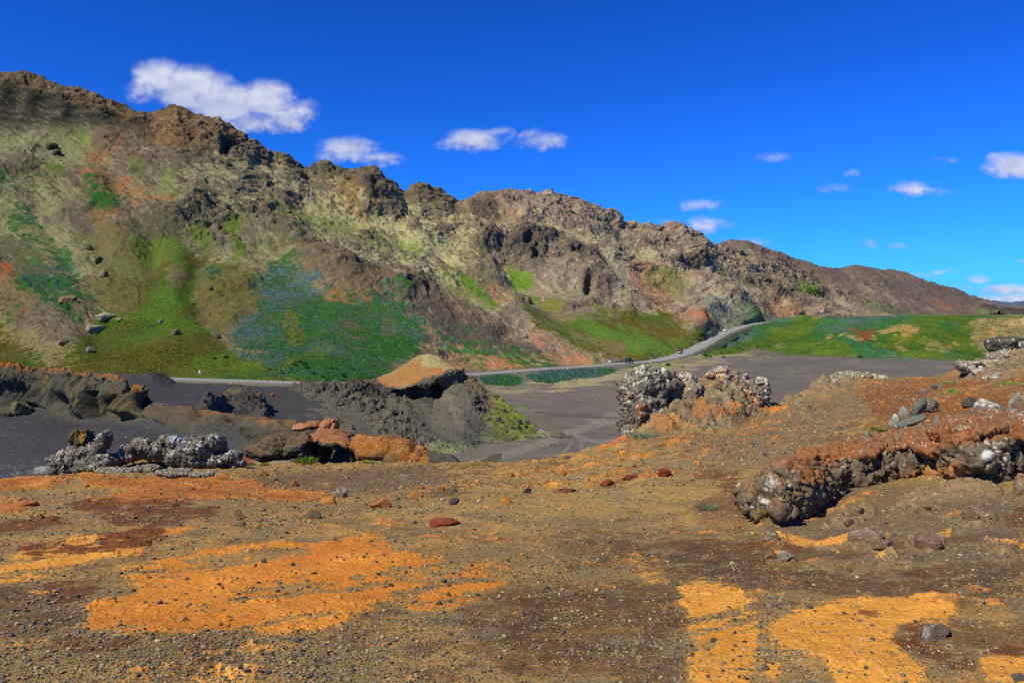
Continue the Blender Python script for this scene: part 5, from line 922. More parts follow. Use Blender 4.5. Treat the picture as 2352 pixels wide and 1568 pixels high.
for u, v, ru, rv, dy in [(2010, 1020, 50, 9, 1.3), (2080, 1012, 60, 14, 1.4), (2150, 1000, 60, 18, 1.5), (2220, 985, 56, 20, 1.5), (2275, 972, 40, 20, 1.4), (2305, 962, 26, 18, 1.2), (1950, 1030, 40, 8, 1.1), (2190, 1012, 60, 14, 1.1), (2290, 990, 22, 18, .9)]:
    sb.append((u, v + 2, FY(min(u, 2320), float(np.interp(u, fl[:, 0], fl[:, 1]))) + dy * .75, ru * 1.1, rv * .85, .75, -13))
outcrop('rock_slab', 'smooth rust orange slab with white lichen flecks capping the long ledge', 'rock slab', sb, .024, .07, 37, (136, 84, 50), .26, sc=.4, var=22, extra=lambda pt, a, b, n: pt.mix(sm(a + .6 * b, .0, .6) * .65, (108, 90, 72)))
outcrop('rock_outcrop', 'dark grey rock at the right frame edge beside the orange slab', 'rock outcrop', [(2352, 978, FY(2352, 1010) + .3, 30, 26, .7), (2385, 990, FY(2352, 1010) + .3, 34, 30, .7), (2335, 1010, FY(2335, 1040), 24, 22, .5)], .03, .06, 39, (92, 86, 80), .3)
# lichened rocks at the left brow
Yl = 28.0
outcrop('rock_outcrop', 'low lichen speckled lava rocks at the far left brow with a leaning white tipped spire', 'rock outcrop', [(150, 1064, Yl, 26, 20, .5), (185, 1056, Yl, 28, 20, .5), (214, 1042, Yl, 15, 22, .4), (234, 1016, Yl + .1, 9, 22, .3, 35), (222, 1034, Yl, 12, 14, .3, 35), (168, 1042, Yl + .1, 13, 10, .3), (240, 1062, Yl - .1, 30, 13, .5), (205, 1072, Yl - .3, 38, 12, .5)], .02, .09, 41, (98, 92, 88), .34)
outcrop('rock_outcrop', 'pale grey wrinkled rock hump right of the white tipped spire', 'rock outcrop', [(318, 1030, 29, 28, 18, .5, 8), (348, 1036, 29, 24, 15, .5), (290, 1046, 28.8, 22, 10, .4, -15)], .02, .09, 43, (102, 95, 89), .32)
outcrop('rock_outcrop', 'narrow upright grey rock between the pale hump and the blue white stone', 'rock outcrop', [(376, 1022, 29, 12, 18, .3), (370, 1042, 29, 11, 14, .3), (384, 1034, 29, 9, 14, .3)], .022, .05, 45, (98, 92, 87), .28)
outcrop('rock_outcrop', 'rock with a blue white lichen crown left of the biggest knobbly boulder', 'rock outcrop', [(404, 1018, 29, 13, 15, .35), (398, 1044, 28.8, 12, 22, .35), (414, 1032, 29, 12, 16, .35)], .022, .06, 47, (98, 94, 92), .34, extra=lambda pt, a, b, n: pt.fill(ell(404, 1012, 11, 11), (176, 190, 220), .9, 4, b, .8))
outcrop('rock_outcrop', 'biggest knobbly grey lava boulder of the left brow, rounded and deeply pitted', 'rock outcrop', [(468, 1036, 29, 38, 28, .8), (446, 1052, 28.8, 30, 18, .6), (490, 1022, 29, 24, 18, .6), (500, 1056, 28.7, 26, 14, .5), (470, 1060, 28.6, 36, 12, .5)], .022, .13, 49, (94, 90, 88), .30)
outcrop('rock_outcrop', 'small dark knobbly rock touching the right side of the biggest boulder', 'rock outcrop', [(532, 1054, 28.8, 20, 14, .4), (550, 1062, 28.7, 12, 9, .3)], .022, .06, 51, (90, 86, 84), .32)
for u, v, ru, rv, lb in [(270, 1082, 40, 6, 'leftmost'), (335, 1078, 30, 6, 'second from left'), (402, 1086, 36, 5, 'third from left'), (462, 1090, 26, 4, 'rightmost')]:
    outcrop('rock_outcrop', 'low rubbly lichen rock in the row before the pale hump, ' + lb, 'rock outcrop', [(u, v, FY(u, v + 3), ru, rv, .35), (u - ru * .5, v + 1, FY(u, v + 3), ru * .5, rv, .3)], .022, .045, 53 + u % 7, (104, 96, 88), .26, group='low rocks before the pale hump')
rock('boulder', SFG, 100, 1082, 46, 17, (128, 132, 132), 'smooth pale grey boulder at the left end of the lichened rocks', seed=5, white=.2)
# dark ledges with caves, orange topped
def capc(pt, a, b, n): pt.mix(sm(n[:, 2] + .3 * b, .3, .7) * .8, np.array((150, 96, 62), np.float32) + 18 * b[:, None])
outcrop('rock_ledge', 'layered dark tuff ledge left of the black cave mouth', 'rock ledge', [(640, 1032, 38.5, 40, 24, 1.0), (680, 1026, 38.8, 38, 28, 1.0), (702, 1012, 38.8, 22, 14, .8), (660, 1004, 39.5, 40, 10, .9), (600, 1040, 38.5, 30, 16, .8), (700, 1045, 38.2, 12, 16, .5)], .035, .07, 61, (74, 66, 56), .12, strat=.10, extra=lambda pt, a, b, n: pt.mix(sm(n[:, 2] + .3 * b, .5, .8) * .6, (110, 82, 56)))
outcrop('rock_ledge', 'dark overhanging tuff ledge right of the cave mouth, rust red slabs along its top', 'rock ledge', [(742, 1010, 39.6, 26, 14, .9), (772, 1012, 39.0, 28, 12, .9), (796, 1018, 38.6, 20, 10, .8, 25), (740, 1036, 39.6, 18, 26, .7), (812, 1040, 38.4, 5, 22, .3), (765, 996, 39.8, 30, 8, .9, 8), (818, 1050, 38.2, 7, 12, .3)], .035, .06, 63, (72, 64, 54), .2, strat=.09, extra=capc)
outcrop('boulder', 'rust coloured boulder on top of the dark ledges, highest of the heap', 'boulder', [(752, 978, 41, 20, 12, .6, -12), (765, 984, 41, 10, 10, .5)], .03, .05, 65, (150, 96, 66), .3)
outcrop('boulder', 'flat rust slab at the left end of the heap on the dark ledges', 'boulder', [(693, 980, 41.5, 16, 5.5, .5, -4)], .03, .04, 66, (146, 92, 66), .3)
outcrop('boulder', 'small dark orange boulder wedged between the flat rust slab and the highest boulder', 'boulder', [(721, 976, 41.3, 12, 8, .5)], .03, .04, 67, (132, 84, 50), .2)
outcrop('boulder', 'dark flat brown stone at the right end of the heap on the ledges', 'boulder', [(796, 998, 40.5, 13, 5, .4, 5)], .03, .04, 68, (92, 66, 50), .15)
outcrop('rock_outcrop', 'smooth orange brown tuff hump with hollows right of the dark ledges', 'rock outcrop', [(870, 1036, 37, 44, 30, 1.2), (925, 1044, 36.6, 40, 26, 1.1), (840, 1024, 37.4, 26, 22, .9), (955, 1052, 36.2, 18, 20, .7, 20), (900, 1020, 37.6, 44, 14, 1.0, 6), (968, 1036, 36.6, 14, 10, .5, 30)], .04, .055, 71, (134, 88, 42), .08, strat=.02, extra=lambda pt, a, b, n: (pt.fill([(840, 1050), (890, 1038), (930, 1060), (900, 1078), (840, 1078)], (98, 80, 54), .8, 8, b, .5), pt.fill([(955, 1030), (985, 1040), (985, 1056), (965, 1050)], (96, 84, 78), .7, 4, b, .8)))
# upper right crags
outcrop('boulder', 'black hollowed boulder with a white top at the upper right frame edge', 'boulder', [(2308, 793, 49, 26, 17, .8), (2338, 795, 49, 24, 16, .8), (2360, 800, 49, 22, 18, .8)], .045, .12, 81, (70, 66, 64), .26)
outcrop('rock_outcrop', 'jumble of pale grey lichened rocks below the black boulder', 'rock outcrop', [(2300, 822, 48, 26, 14, .9), (2345, 825, 48, 32, 16, .9), (2325, 838, 47, 36, 10, .9), (2380, 836, 47, 30, 16, .9), (2275, 838, 47, 24, 9, .8)], .045, .10, 83, (112, 102, 90), .3)
outcrop('rock_outcrop', 'wedge shaped rock jutting left over the sand flat at the upper right', 'rock outcrop', [(2222, 842, 50, 22, 10, .8, -8), (2245, 848, 49, 20, 9, .8)], .045, .10, 85, (108, 100, 90), .38)
outcrop('rock_outcrop', 'white streaked rock between the jutting wedge and the pale jumble', 'rock outcrop', [(2262, 850, 47, 22, 9, .8, -20), (2290, 854, 46, 26, 7, .8)], .045, .08, 86, (112, 104, 96), .46)
outcrop('rock_outcrop', 'thin rock rim with white crust along the brow at the right frame edge', 'rock outcrop', [(2310, 866, 42, 40, 6, .7, -8), (2360, 858, 42, 36, 8, .7, -6)], .04, .07, 87, (108, 100, 94), .4)
outcrop('rock_outcrop', 'ragged row of pale lichened rocks on the brow above the brown slope', 'rock outcrop', [(1930, 868, 56, 18, 9, .8), (1958, 870, 57, 22, 10, .8), (1990, 868, 58, 22, 8, .8), (2015, 868, 58, 16, 6, .7), (1908, 880, 54, 16, 10, .8, -30), (1885, 890, 53, 14, 7, .7, -30)], .05, .12, 88, (116, 107, 92), .3)
for (u, v, w, h, c, wh, lb) in [(2232 + 34, 958, 66, 42, (116, 110, 108), .9, 'large boulder blotched with white lichen in front of the rust brown slope'), (2228, 932, 34, 20, (78, 72, 70), 0, 'dark purple grey boulder left of the large white blotched boulder'),
                             (2080, 957, 26, 28, (128, 122, 122), .9, 'upright white lichened stone at the top of the leaning slab group'), (2057, 980, 34, 26, (126, 120, 118), .9, 'white crusted stone below the upright one of the slab group'), (2151, 980, 26, 24, (118, 110, 104), .7, 'round grey white stone above the orange ledge slab'),
                             (2186, 962, 22, 12, (150, 146, 142), .8, 'small flat white stone beside the green leafy cushion'), (2340, 934, 40, 34, (128, 112, 98), .4, 'tan lichened boulder at the right frame edge above the orange slab'), (2122, 906, 30, 12, (108, 98, 88), .5, 'low speckled rock with a white tip left of the brown slope'), (2150, 893, 26, 14, (92, 86, 84), .3, 'dark square rock at the head of the slab group'),
                             (2330, 950, 22, 8, (150, 150, 150), .9, 'small whitish stone between tan boulder and dark rock')]:
    rock('boulder' if w > 30 else 'rock', SFG, u, v, w, h, c, lb, white=wh, cat='boulder' if w > 30 else 'rock')
outcrop('rock_slab', 'smooth blue grey slab leaning right of the white crusted stones', 'rock slab', [(2095, 966, FY(2095, 980), 26, 7, .3, -25)], .02, .02, 91, (96, 98, 96), .1, var=10)
outcrop('rock_slab', 'upper narrow grey slab leaning against the upright white stone', 'rock slab', [(2108, 938, FY(2108, 955), 10, 22, .25, 30)], .02, .02, 92, (92, 92, 88), .15, var=10)
outcrop('rock_outcrop', 'flat dark rock leaning on the brow above the rust brown slope', 'rock outcrop', [(2135, 932, FY(2135, 945), 14, 16, .3, 30)], .022, .03, 93, (92, 88, 80), .25)
# rocks of the near right
for (u, v, w, h, c, wh, lb) in [(2143, 1462, 66, 42, (112, 96, 88), .5, 'angular grey pink rock resting on the yellow orange slab at lower right'), (1992, 1241, 84, 30, (124, 102, 84), .5, 'broad tan rock with white lichen specks on the right slope, left of three'), (2026, 1258, 54, 20, (126, 108, 86), .3, 'low tan rock touching the broad speckled one from below'),
                             (2130, 1250, 66, 34, (118, 94, 76), .2, 'brown rounded rock with orange foot right of the broad speckled one'), (2340, 1560, 40, 16, (110, 104, 100), 0, 'flat grey stone in the bottom right corner'), (1776, 1238, 46, 18, (126, 108, 88), .5, 'low crumbly pale rock below the left end of the ledge'), (1802, 1286, 34, 18, (150, 140, 128), .9, 'white topped stone below the crumbly pale rock'), (1776, 1280, 30, 16, (150, 110, 80), .1, 'pinkish stone touching the white topped one'),
                             (1964, 1180, 56, 20, (128, 106, 84), .5, 'crumbling tan rock patch under the middle of the ledge'), (1900, 1215, 34, 14, (130, 112, 90), .5, 'small pale rock on the slope between ledge and orange lens'), (2342, 1135, 40, 40, (126, 104, 86), .3, 'rounded tan boulder cut by the right frame edge'), (1950, 1205, 26, 14, (120, 102, 84), .4, 'small knob of pale rock above the broad speckled one'), (2235, 1190, 46, 20, (124, 104, 80), .2, 'tan rock half buried in the sandy slope at right'),
                             (547, 1206, 40, 16, (130, 108, 74), 0, 'flat brown block under the round pink stone'), (546, 1190, 26, 20, (150, 112, 80), 0, 'round pink stone perched on the flat brown block'), (718, 1190, 36, 22, (110, 96, 78), 0, 'squat grey brown rock in the gravel right of the perched stone'), (752, 1156, 42, 20, (168, 118, 52), 0, 'ochre yellow boulder at the end of the upper orange band'),
                             (675, 1117, 22, 14, (166, 104, 54), 0, 'round orange boulder on the upper orange band'), (607, 1091, 17, 11, (160, 108, 44), 0, 'small round ochre stone near the pink flowers'), (787, 1137, 30, 18, (134, 122, 110), .3, 'pale grey stone behind the ochre yellow boulder'), (873, 1163, 46, 18, (170, 112, 60), 0, 'flat orange rock in the middle gravel strip'),
                             (1163, 1157, 28, 16, (176, 124, 58), 0, 'pointed tan rock alone in the middle of the slope'), (1300, 1130, 40, 10, (108, 62, 34), 0, 'dark red brown rock sliver left of the rust lenses'), (1397, 1114, 38, 12, (120, 58, 26), 0, 'rust red rock lens on the right hand slope'), (1525, 1092, 42, 13, (124, 58, 24), 0, 'rust red rock with orange end farthest right of the slivers'), (1450, 1100, 44, 8, (112, 56, 26), 0, 'thin rust sliver between the two rust lenses'),
                             (1036, 1128, 22, 14, (120, 104, 90), 0, 'grey pinkish stone among orange stones in the gravel strip'), (964, 1122, 22, 9, (170, 112, 58), 0, 'flat orange stone beside the dark gravel'), (1012, 1126, 20, 14, (180, 122, 68), 0, 'square orange stone left of the grey pinkish one'), (952, 1141, 34, 12, (168, 110, 56), 0, 'low orange slab stone in the gravel strip'),
                             (1042, 1158, 26, 14, (74, 70, 66), 0, 'dark jagged lava stone in the gravel strip'), (1210, 1131, 22, 11, (70, 64, 60), 0, 'black crumbly stone by the orange rubble'), (1173, 1095, 18, 9, (168, 110, 56), 0, 'orange stone at the brow above the sand flat'), (1015, 1204, 70, 17, (132, 60, 30), .1, 'rust red rock hump with a pale crest rising from the tan slope'), (58, 1160, 60, 12, (170, 108, 58), 0, 'orange rock hump at the left frame edge with a black cleft'),
                             (1290, 1090, 24, 9, (176, 110, 48), 0, 'pale orange stone left of the pink flowers on the right brow'), (1040, 1300, 0, 0, 0, 0, '')]:
    if w: rock('boulder' if w > 40 else 'rock', SFG, u, v, w, h, c, lb, white=wh, cat='boulder' if w > 40 else 'rock', yaw=.1 * (u % 7), flatY=.9)
# boulders of the middle ground
outcrop('boulder', 'leaning dark boulder with an ochre face standing in the black ash bowl', 'boulder', [(186, 1012, 62, 18, 22, 1.0), (176, 1006, 62, 10, 20, .7, -8), (196, 1018, 62, 12, 18, .8)], .06, .10, 101, (74, 62, 46), .08, extra=lambda pt, a, b, n: pt.fill([(180, 990), (196, 992), (198, 1022), (184, 1030), (182, 1010)], (152, 104, 34), .8, 4, b, .9))
rock('boulder', SD3, 44, 954, 54, 38, (92, 84, 66), 'block shaped grey brown boulder at the foot of the left tuff cliff', seed=8, planes=9)
rock('boulder', SD3, 2, 958, 40, 22, (84, 78, 66), 'low boulder cut by the left frame edge below the tuff cliff', seed=9)
rock('rock', SD1, 627, 910, 9, 9, (160, 84, 48), 'small bright orange rock alone on the black ash slope', seed=12)
rock('rock', SV, 1268, 1025, 16, 8, (104, 98, 78), 'lone flat stone on the dark sand flat beside the tyre tracks', seed=14)
for u, v, w, h in [(1010, 785, 0, 0)]: pass
g = np.random.default_rng(21)
for k in range(46):
    pl = [(840, 960, 70, 40), (940, 1000, 60, 30), (1110, 930, 50, 40), (1170, 985, 40, 22), (760, 915, 40, 20)][k % 5]
    u = pl[0] + g.uniform(-1, 1) * pl[2]; v = pl[1] + g.uniform(-1, 1) * pl[3]
    if v < 905: continue
    w = g.uniform(7, 17); zone = ['boulders below the crater wall', 'boulders on the lower scree', 'boulders on the mossy shoulder', 'boulders on the mossy shoulder', 'boulders below the crater wall'][k % 5]
    rock('boulder', SD2, u, v, w, w * g.uniform(.5, .9), [(84, 78, 70), (96, 88, 76), (70, 68, 68)][k % 3], {'boulders below the crater wall': 'dark grey boulder fallen below the black crater wall', 'boulders on the lower scree': 'dark boulder on the lower ash scree of the crater ridge', 'boulders on the mossy shoulder': 'grey boulder on the mossy right shoulder of the crater ridge'}[zone] + ', ' + ('upper ' if v < pl[1] else 'lower ') + ('left' if u < pl[0] - pl[2] * .3 else 'middle' if u < pl[0] + pl[2] * .3 else 'right'), zone + (' upper' if v < pl[1] else ' lower') + str(int(pl[0])) + ('l' if u < pl[0] - pl[2] * .3 else 'm' if u < pl[0] + pl[2] * .3 else 'r') if False else zone, cat='boulder', seed=300 + k)
for (u, v, w, h, c, lb) in [(243, 730, 44, 13, (138, 132, 112), 'long pale flat boulder on the green meadow, upper of the pale pair'), (222, 757, 44, 14, (132, 124, 104), 'lower flat pale boulder of the pair on the green meadow'), (404, 765, 20, 12, (98, 82, 62), 'single brown boulder in the middle of the green meadow'), (152, 787, 24, 12, (88, 78, 64), 'dark boulder on the pale rocky strip at the left'),
                          (172, 692, 38, 18, (108, 88, 62), 'large brown boulder beside the left lupin patch'), (275, 735, 16, 6, (140, 134, 116), 'small pale slab touching the right end of the pale flat boulders'), (368, 738, 12, 6, (120, 116, 106), 'small grey stone uphill of the single brown boulder'), (209, 805, 22, 11, (100, 88, 76), 'grey brown boulder at the meadow foot near blue flowers'),
                          (484, 662, 12, 8, (78, 74, 70), 'dark stone right of the gully on the green slope'), (206, 570, 14, 10, (76, 70, 60), 'upper dark boulder of the left slope scree'), (222, 600, 22, 12, (84, 78, 64), 'lower dark boulder of the left slope scree'), (232, 632, 26, 14, (104, 92, 70), 'tan boulder under the left slope scree'), (500, 775, 12, 12, (66, 60, 56), 'dark upright boulder at the lupin field edge'), (120, 250 + 90, 26, 14, (64, 58, 50), 'dark boulder below the high left cliff'), (128, 352, 20, 12, (70, 62, 52), 'second dark boulder below the high left cliff'),
                          (1208, 772, 14, 8, (120, 112, 100), 'pale rounded boulder on the dark scree above the road'), (1222, 692, 14, 14, (70, 64, 60), 'black boulder below the dark crags')]:
    rock('boulder', SM, u, v + 3, w, h * 1.2, c, lb, cat='boulder', white=.15)

# --- stones: 250 near ones as things, the rest as gravel
PAL = {'grey': [(118, 110, 102), (104, 98, 92), (128, 118, 106)], 'tan': [(140, 118, 84), (128, 108, 80)], 'orange': [(172, 114, 62), (160, 106, 56)], 'dark': [(86, 80, 76), (78, 72, 68)]}
protos = {k: [stone_mesh('stone', 500 + 17 * i + len(k) * 5, c[i % len(c)], 2, .7) for i in range(5)] for k, c in PAL.items()}
zones = [('stones on the wide orange slab', ([(300, 1290), (700, 1240), (880, 1240), (980, 1330), (800, 1450), (260, 1450)]), 62, 'lying on the wide orange slab at lower left', ['grey', 'grey', 'dark', 'tan']),
         ('stones in the bottom left gravel', ([(0, 1440), (160, 1450), (500, 1470), (900, 1470), (900, 1560), (0, 1560)]), 60, 'in the gravel below the wide orange slab', ['grey', 'tan', 'grey', 'dark']),
         ('stones on the narrow slab', ([(930, 1390), (1060, 1300), (1180, 1300), (1100, 1370), (960, 1410)]), 16, 'on the narrow orange slab right of the wide one', ['grey', 'dark']),
         ('stones on the tan slope', ([(1000, 1420), (1100, 1250), (1560, 1250), (1560, 1560), (950, 1560)]), 34, 'on the tan and dark brown slope at bottom centre', ['tan', 'grey']),
         ('stones on the yellow orange slabs', ([(1570, 1350), (2200, 1380), (2200, 1560), (1600, 1560)]), 40, 'on the yellow orange slabs at lower right', ['grey', 'grey', 'dark']),
         ('stones of the gravel strip', ([(500, 1140), (800, 1120), (1340, 1080), (1340, 1120), (900, 1190), (520, 1220)]), 60, 'in the stony strip across the middle', ['orange', 'grey', 'tan', 'orange']),
         ('stones on the left orange bands', ([(0, 1130), (500, 1110), (560, 1180), (400, 1250), (0, 1260)]), 24, 'on the layered orange bands at the left', ['grey', 'dark'])]
g = np.random.default_rng(5); nst = 0
for grp, pl, n, where, cols in zones:
    p = np.array(pl, float); m_ = mask(pl, 2); k = 0
    while k < n:
        u = g.uniform(max(4, p[:, 0].min()), min(2340, p[:, 0].max())); v = g.uniform(p[:, 1].min(), min(1562, p[:, 1].max()))
        if samp(m_, np.array([u]), np.array([v]))[0] < .6: continue
        c = cols[g.integers(len(cols))]; q = SFG.at(u, v)
        spx = g.uniform(7, 15) * (1.4 if g.random() < .25 else 1) * np.interp(v, [1100, 1500], [.62, 1.05]); r = spx / 2 * q[1] / F; zs = g.choice([.55, .85, 1.15])
        o = obj('stone', protos[c][g.integers(5)], None, tuple(q), (g.uniform(-.2, .2), g.uniform(-.2, .2), g.uniform(0, 6.28)), (r, r, r * zs))
        fu = (u - p[:, 0].min()) / np.ptp(p[:, 0]); fv = (v - p[:, 1].min()) / np.ptp(p[:, 1])
        wh_ = ('upper ' if fv < .5 else 'lower ') + ('left part' if fu < .25 else 'left centre' if fu < .5 else 'right centre' if fu < .75 else 'right part')
        lb = '%s %s stone %s, %s' % ({.55: 'flat', .85: 'rounded', 1.15: 'upright'}[float(zs)], c, where, wh_)
        tag(o, lb, 'stone', lb); k += 1; nst += 1

def scatter(name, surf_pts, sizes, cols, subs=1, nproto=6, flat=.7, mat=None, jit=10, sink=.0):
    n = len(surf_pts); g = np.random.default_rng(n); per = np.array_split(g.permutation(n), nproto); Vs, Fs, Cs, k = [], [], [], 0
    for i, ids in enumerate(per):
        W_, F_, c = stone_proto(900 + i, (0, 0, 0), subs, flat, 6)
        a = g.uniform(0, 6.28, len(ids)); ca, sa = np.cos(a)[:, None], np.sin(a)[:, None]; s = sizes[ids][:, None]; e = g.uniform(.7, 1.2, len(ids))[:, None]
        X = (W_[None, :, 0] * ca - W_[None, :, 1] * sa) * s; Yy = (W_[None, :, 0] * sa + W_[None, :, 1] * ca) * s; Z = (W_[None, :, 2] + .3 * flat - sink) * s * e
        Vs.append((np.stack([X, Yy, Z], -1) + surf_pts[ids][:, None]).reshape(-1, 3))
        Fs.append((F_[None] + (np.arange(len(ids)) * len(W_))[:, None, None] + k).reshape(-1, 3)); k += len(ids) * len(W_)
        Cs.append((cols[ids][:, None] + c[None] + g.normal(0, jit, (len(ids), 1, 1))).reshape(-1, 3))
    o = obj(name, mesh(name, np.concatenate(Vs), np.concatenate(Fs), mat or M_ROCK, alb(np.concatenate(Cs)), smooth=False)); tag(o, kind='stuff'); return o
def pick(G, n, m, rng_, rows=None):     # n random surface points, chance m (grid array)
    U_, V_, P_ = G[0], G[1], G[2]; vis = (V_ > 60) & (V_ < 1600) & (U_ > -40) & (U_ < 2400)
    du = np.abs(np.gradient(V_, axis=0)); w = (m * vis * du).ravel().astype(float); w = np.clip(w, 0, None); cs = np.cumsum(w); i = np.searchsorted(cs, rng_.random(n) * cs[-1])
    return np.clip(i, 0, len(w) - 1)
g = np.random.default_rng(77)
U, V, P_, sl_ = FG; Pf_ = P_.reshape(-1, 3)
cl_ = fbm(P_, 1.1, 4, 201, .6); cl2 = fbm(P_, .25, 3, 202, .6)
strip_ = samp(mask([(480, 1200), (500, 1130), (700, 1150), (860, 1110), (1150, 1080), (1500, 1020), (1900, 930), (2100, 900), (2100, 960), (1850, 1060), (1500, 1100), (1100, 1150), (800, 1210)], 20), U, V)
dens = np.clip(.35 + .8 * cl_ + .5 * cl2, .02, 2) * (1 - .86 * sl_) + .9 * strip_ * np.clip(.6 + cl_, 0, 2) + .55 * sm(V, 1400, 1500) * (1 - sm(U, 900, 1200)) * (1 - sl_)
ii = pick(FG, 60000, dens, g); pts = Pf_[ii]; Yv = pts[:, 1]
szpx = np.exp(g.normal(0, .55, len(ii))) * 1.5 * np.interp(V.ravel()[ii], [1060, 1500], [.95, 1.5]); sz = np.minimum(szpx, 8) * Yv / F
pal = np.array([(116, 107, 95), (104, 97, 90), (134, 118, 92), (150, 132, 98), (82, 75, 68), (164, 116, 66), (172, 154, 126)], float); pr = np.array([.26, .18, .2, .12, .1, .07, .07])
ci = g.choice(len(pal), len(ii), p=pr); so_ = strip_.ravel()[ii] * g.random(len(ii)) > .62; ci[so_] = 5
scatter('gravel', pts - [0, 0, .0], sz, pal[ci], 1, 8)
m_ = samp(mask([[(1380, 1040), (1500, 1000), (1800, 930), (2000, 880), (2150, 880), (2220, 950), (2000, 1000), (1850, 1060), (1500, 1100), (1200, 1120), (600, 1160), (600, 1120), (1100, 1075)]], 20), U, V) * np.clip(.5 + .8 * cl_, .02, 2)
ii = pick(FG, 5200, m_, g); q = Pf_[ii]
scatter('rubble', q, np.minimum(np.exp(g.normal(0, .4, len(ii))) * 2.6, 6.5) * q[:, 1] / F, np.array([(112, 104, 92), (96, 90, 84), (134, 116, 90), (166, 114, 62), (150, 140, 124)], float)[g.choice(5, len(ii), p=[.3, .25, .2, .13, .12])], flat=.5, sink=.1)
# specks on the ash and in the bowl
U, V, P_ = D1G; m_ = np.clip(.25 + fbm(P_, 6, 3, 203), 0, 1); ii = pick(D1G, 2200, m_, g); q = P_.reshape(-1, 3)[ii]
scatter('ash_stones', q, np.exp(g.normal(0, .45, len(ii))) * .8 * q[:, 1] / F, np.array([(70, 66, 66), (110, 104, 96), (136, 130, 122)], float)[g.choice(3, len(ii), p=[.6, .25, .15])])
U, V, P_ = D3G; m_ = np.clip(.2 + fbm(P_, 5, 3, 204), 0, 1) * (1 - sm(V, 930, 900)); ii = pick(D3G, 3600, np.clip(m_, .02, 1), g); q = P_.reshape(-1, 3)[ii]
scatter('bowl_stones', q, np.exp(g.normal(0, .45, len(ii))) * .85 * q[:, 1] / F, np.array([(76, 72, 68), (118, 108, 92), (146, 140, 128)], float)[g.choice(3, len(ii), p=[.5, .25, .25])])
U, V, P_ = D2G; m_ = samp(mask([[(700, 890), (1080, 870), (1270, 1000), (1210, 1018), (1060, 1045), (900, 1035), (800, 1000), (700, 930)]], 6), U, V) * np.clip(.4 + fbm(P_, 9, 3, 205), .05, 1.5) * (1 - samp(mask([(860, 868), (975, 815), (1062, 846), (940, 886), (905, 892)], 6), U, V))
ii = pick(D2G, 5200, m_, g); q = P_.reshape(-1, 3)[ii]
scatter('scree', q, np.minimum(np.exp(g.normal(0, .55, len(ii))) * 1.15, 4) * q[:, 1] / F, np.array([(78, 74, 70), (96, 88, 76), (118, 106, 86), (64, 62, 64)], float)[g.choice(4, len(ii), p=[.4, .25, .15, .2])])
U, V, P_, LU, mm_, cm_ = MTN
m_ = (1 - .93 * mm_) * np.clip(.25 + fbm(P_, 30, 4, 206) + .4 * cm_, .02, 2)
ii = pick(MTN, 11000, m_, g); q = P_.reshape(-1, 3)[ii]
scatter('loose_rocks', q, np.minimum(np.exp(g.normal(0, .5, len(ii))) * 1.1, 4.5) * q[:, 1] / F, np.array([(92, 80, 66), (112, 98, 80), (140, 130, 106), (70, 62, 54), (126, 100, 76)], float)[g.choice(5, len(ii), p=[.3, .25, .15, .15, .15])], mat=M_MTN)

# --- vegetation
def leaf_clump(name, n, seed, rx, rz, size, cols, up=.3, parent=None):
    g = np.random.default_rng(seed); c = g.normal(size=(n, 3)); c /= np.linalg.norm(c, axis=1)[:, None]; c *= g.random((n, 1)) ** .4; c = c * (rx, rx, rz); c[:, 2] = np.abs(c[:, 2])
    a = g.normal(size=(n, 3)); a[:, 2] += up; a /= np.linalg.norm(a, axis=1)[:, None]; b = np.cross(a, g.normal(size=(n, 3))); b /= np.linalg.norm(b, axis=1)[:, None]
    s = size * g.uniform(.6, 1.3, (n, 1)); V_ = np.stack([c - b * s * .35, c + a * s, c + b * s * .35, c - a * s * .4], 1).reshape(-1, 3)
    F_ = np.arange(4 * n).reshape(-1, 4); cc = np.array(cols, float)[g.integers(len(cols), size=n)] + g.normal(0, 8, (n, 1))
    return mesh(name, V_, F_, M_VEG, alb(np.repeat(cc, 4, 0)), smooth=False)
def blades(name, n, seed, r, h, cols, lean=.5):
    g = np.random.default_rng(seed); a = g.uniform(0, 6.28, n); rr_ = r * g.random(n) ** .6; b = np.stack([np.cos(a) * rr_, np.sin(a) * rr_, 0 * a], 1)
    d = g.normal(0, 1, (n, 3)) * (lean, lean, 0) + b / r * lean; d[:, 2] = 1; hh = h * g.uniform(.5, 1.1, n)[:, None]; w = np.cross(d, (g.normal(size=3))); w /= np.linalg.norm(w, axis=1)[:, None]; w *= h * .035
    m1 = b + d * hh * .55; t = b + d * hh; t[:, :2] += d[:, :2] * hh * .5; t[:, 2] -= hh[:, 0] * .12
    V_ = np.stack([b - w, b + w, m1 + w, t, m1 - w], 1).reshape(-1, 3); k = np.arange(n)[:, None] * 5
    F_ = np.concatenate([k + [0, 1, 2, 4], k + [4, 2, 3, 3]]); cc = np.array(cols, float)[g.integers(len(cols), size=n)] + g.normal(0, 8, (n, 1))
    me = bpy.data.meshes.new(name); me.from_pydata(V_.tolist(), [], [list(f[:4]) for f in (k + [0, 1, 2, 4])] + [list(f) for f in (k + [4, 2, 3])]); me.materials.append(M_VEG); setcol(me, alb(np.repeat(cc, 5, 0))); return me
GRN = [(96, 122, 34), (78, 104, 28), (120, 138, 50)]; DRY = [(136, 138, 92), (112, 116, 72), (156, 150, 110), (96, 108, 66)]
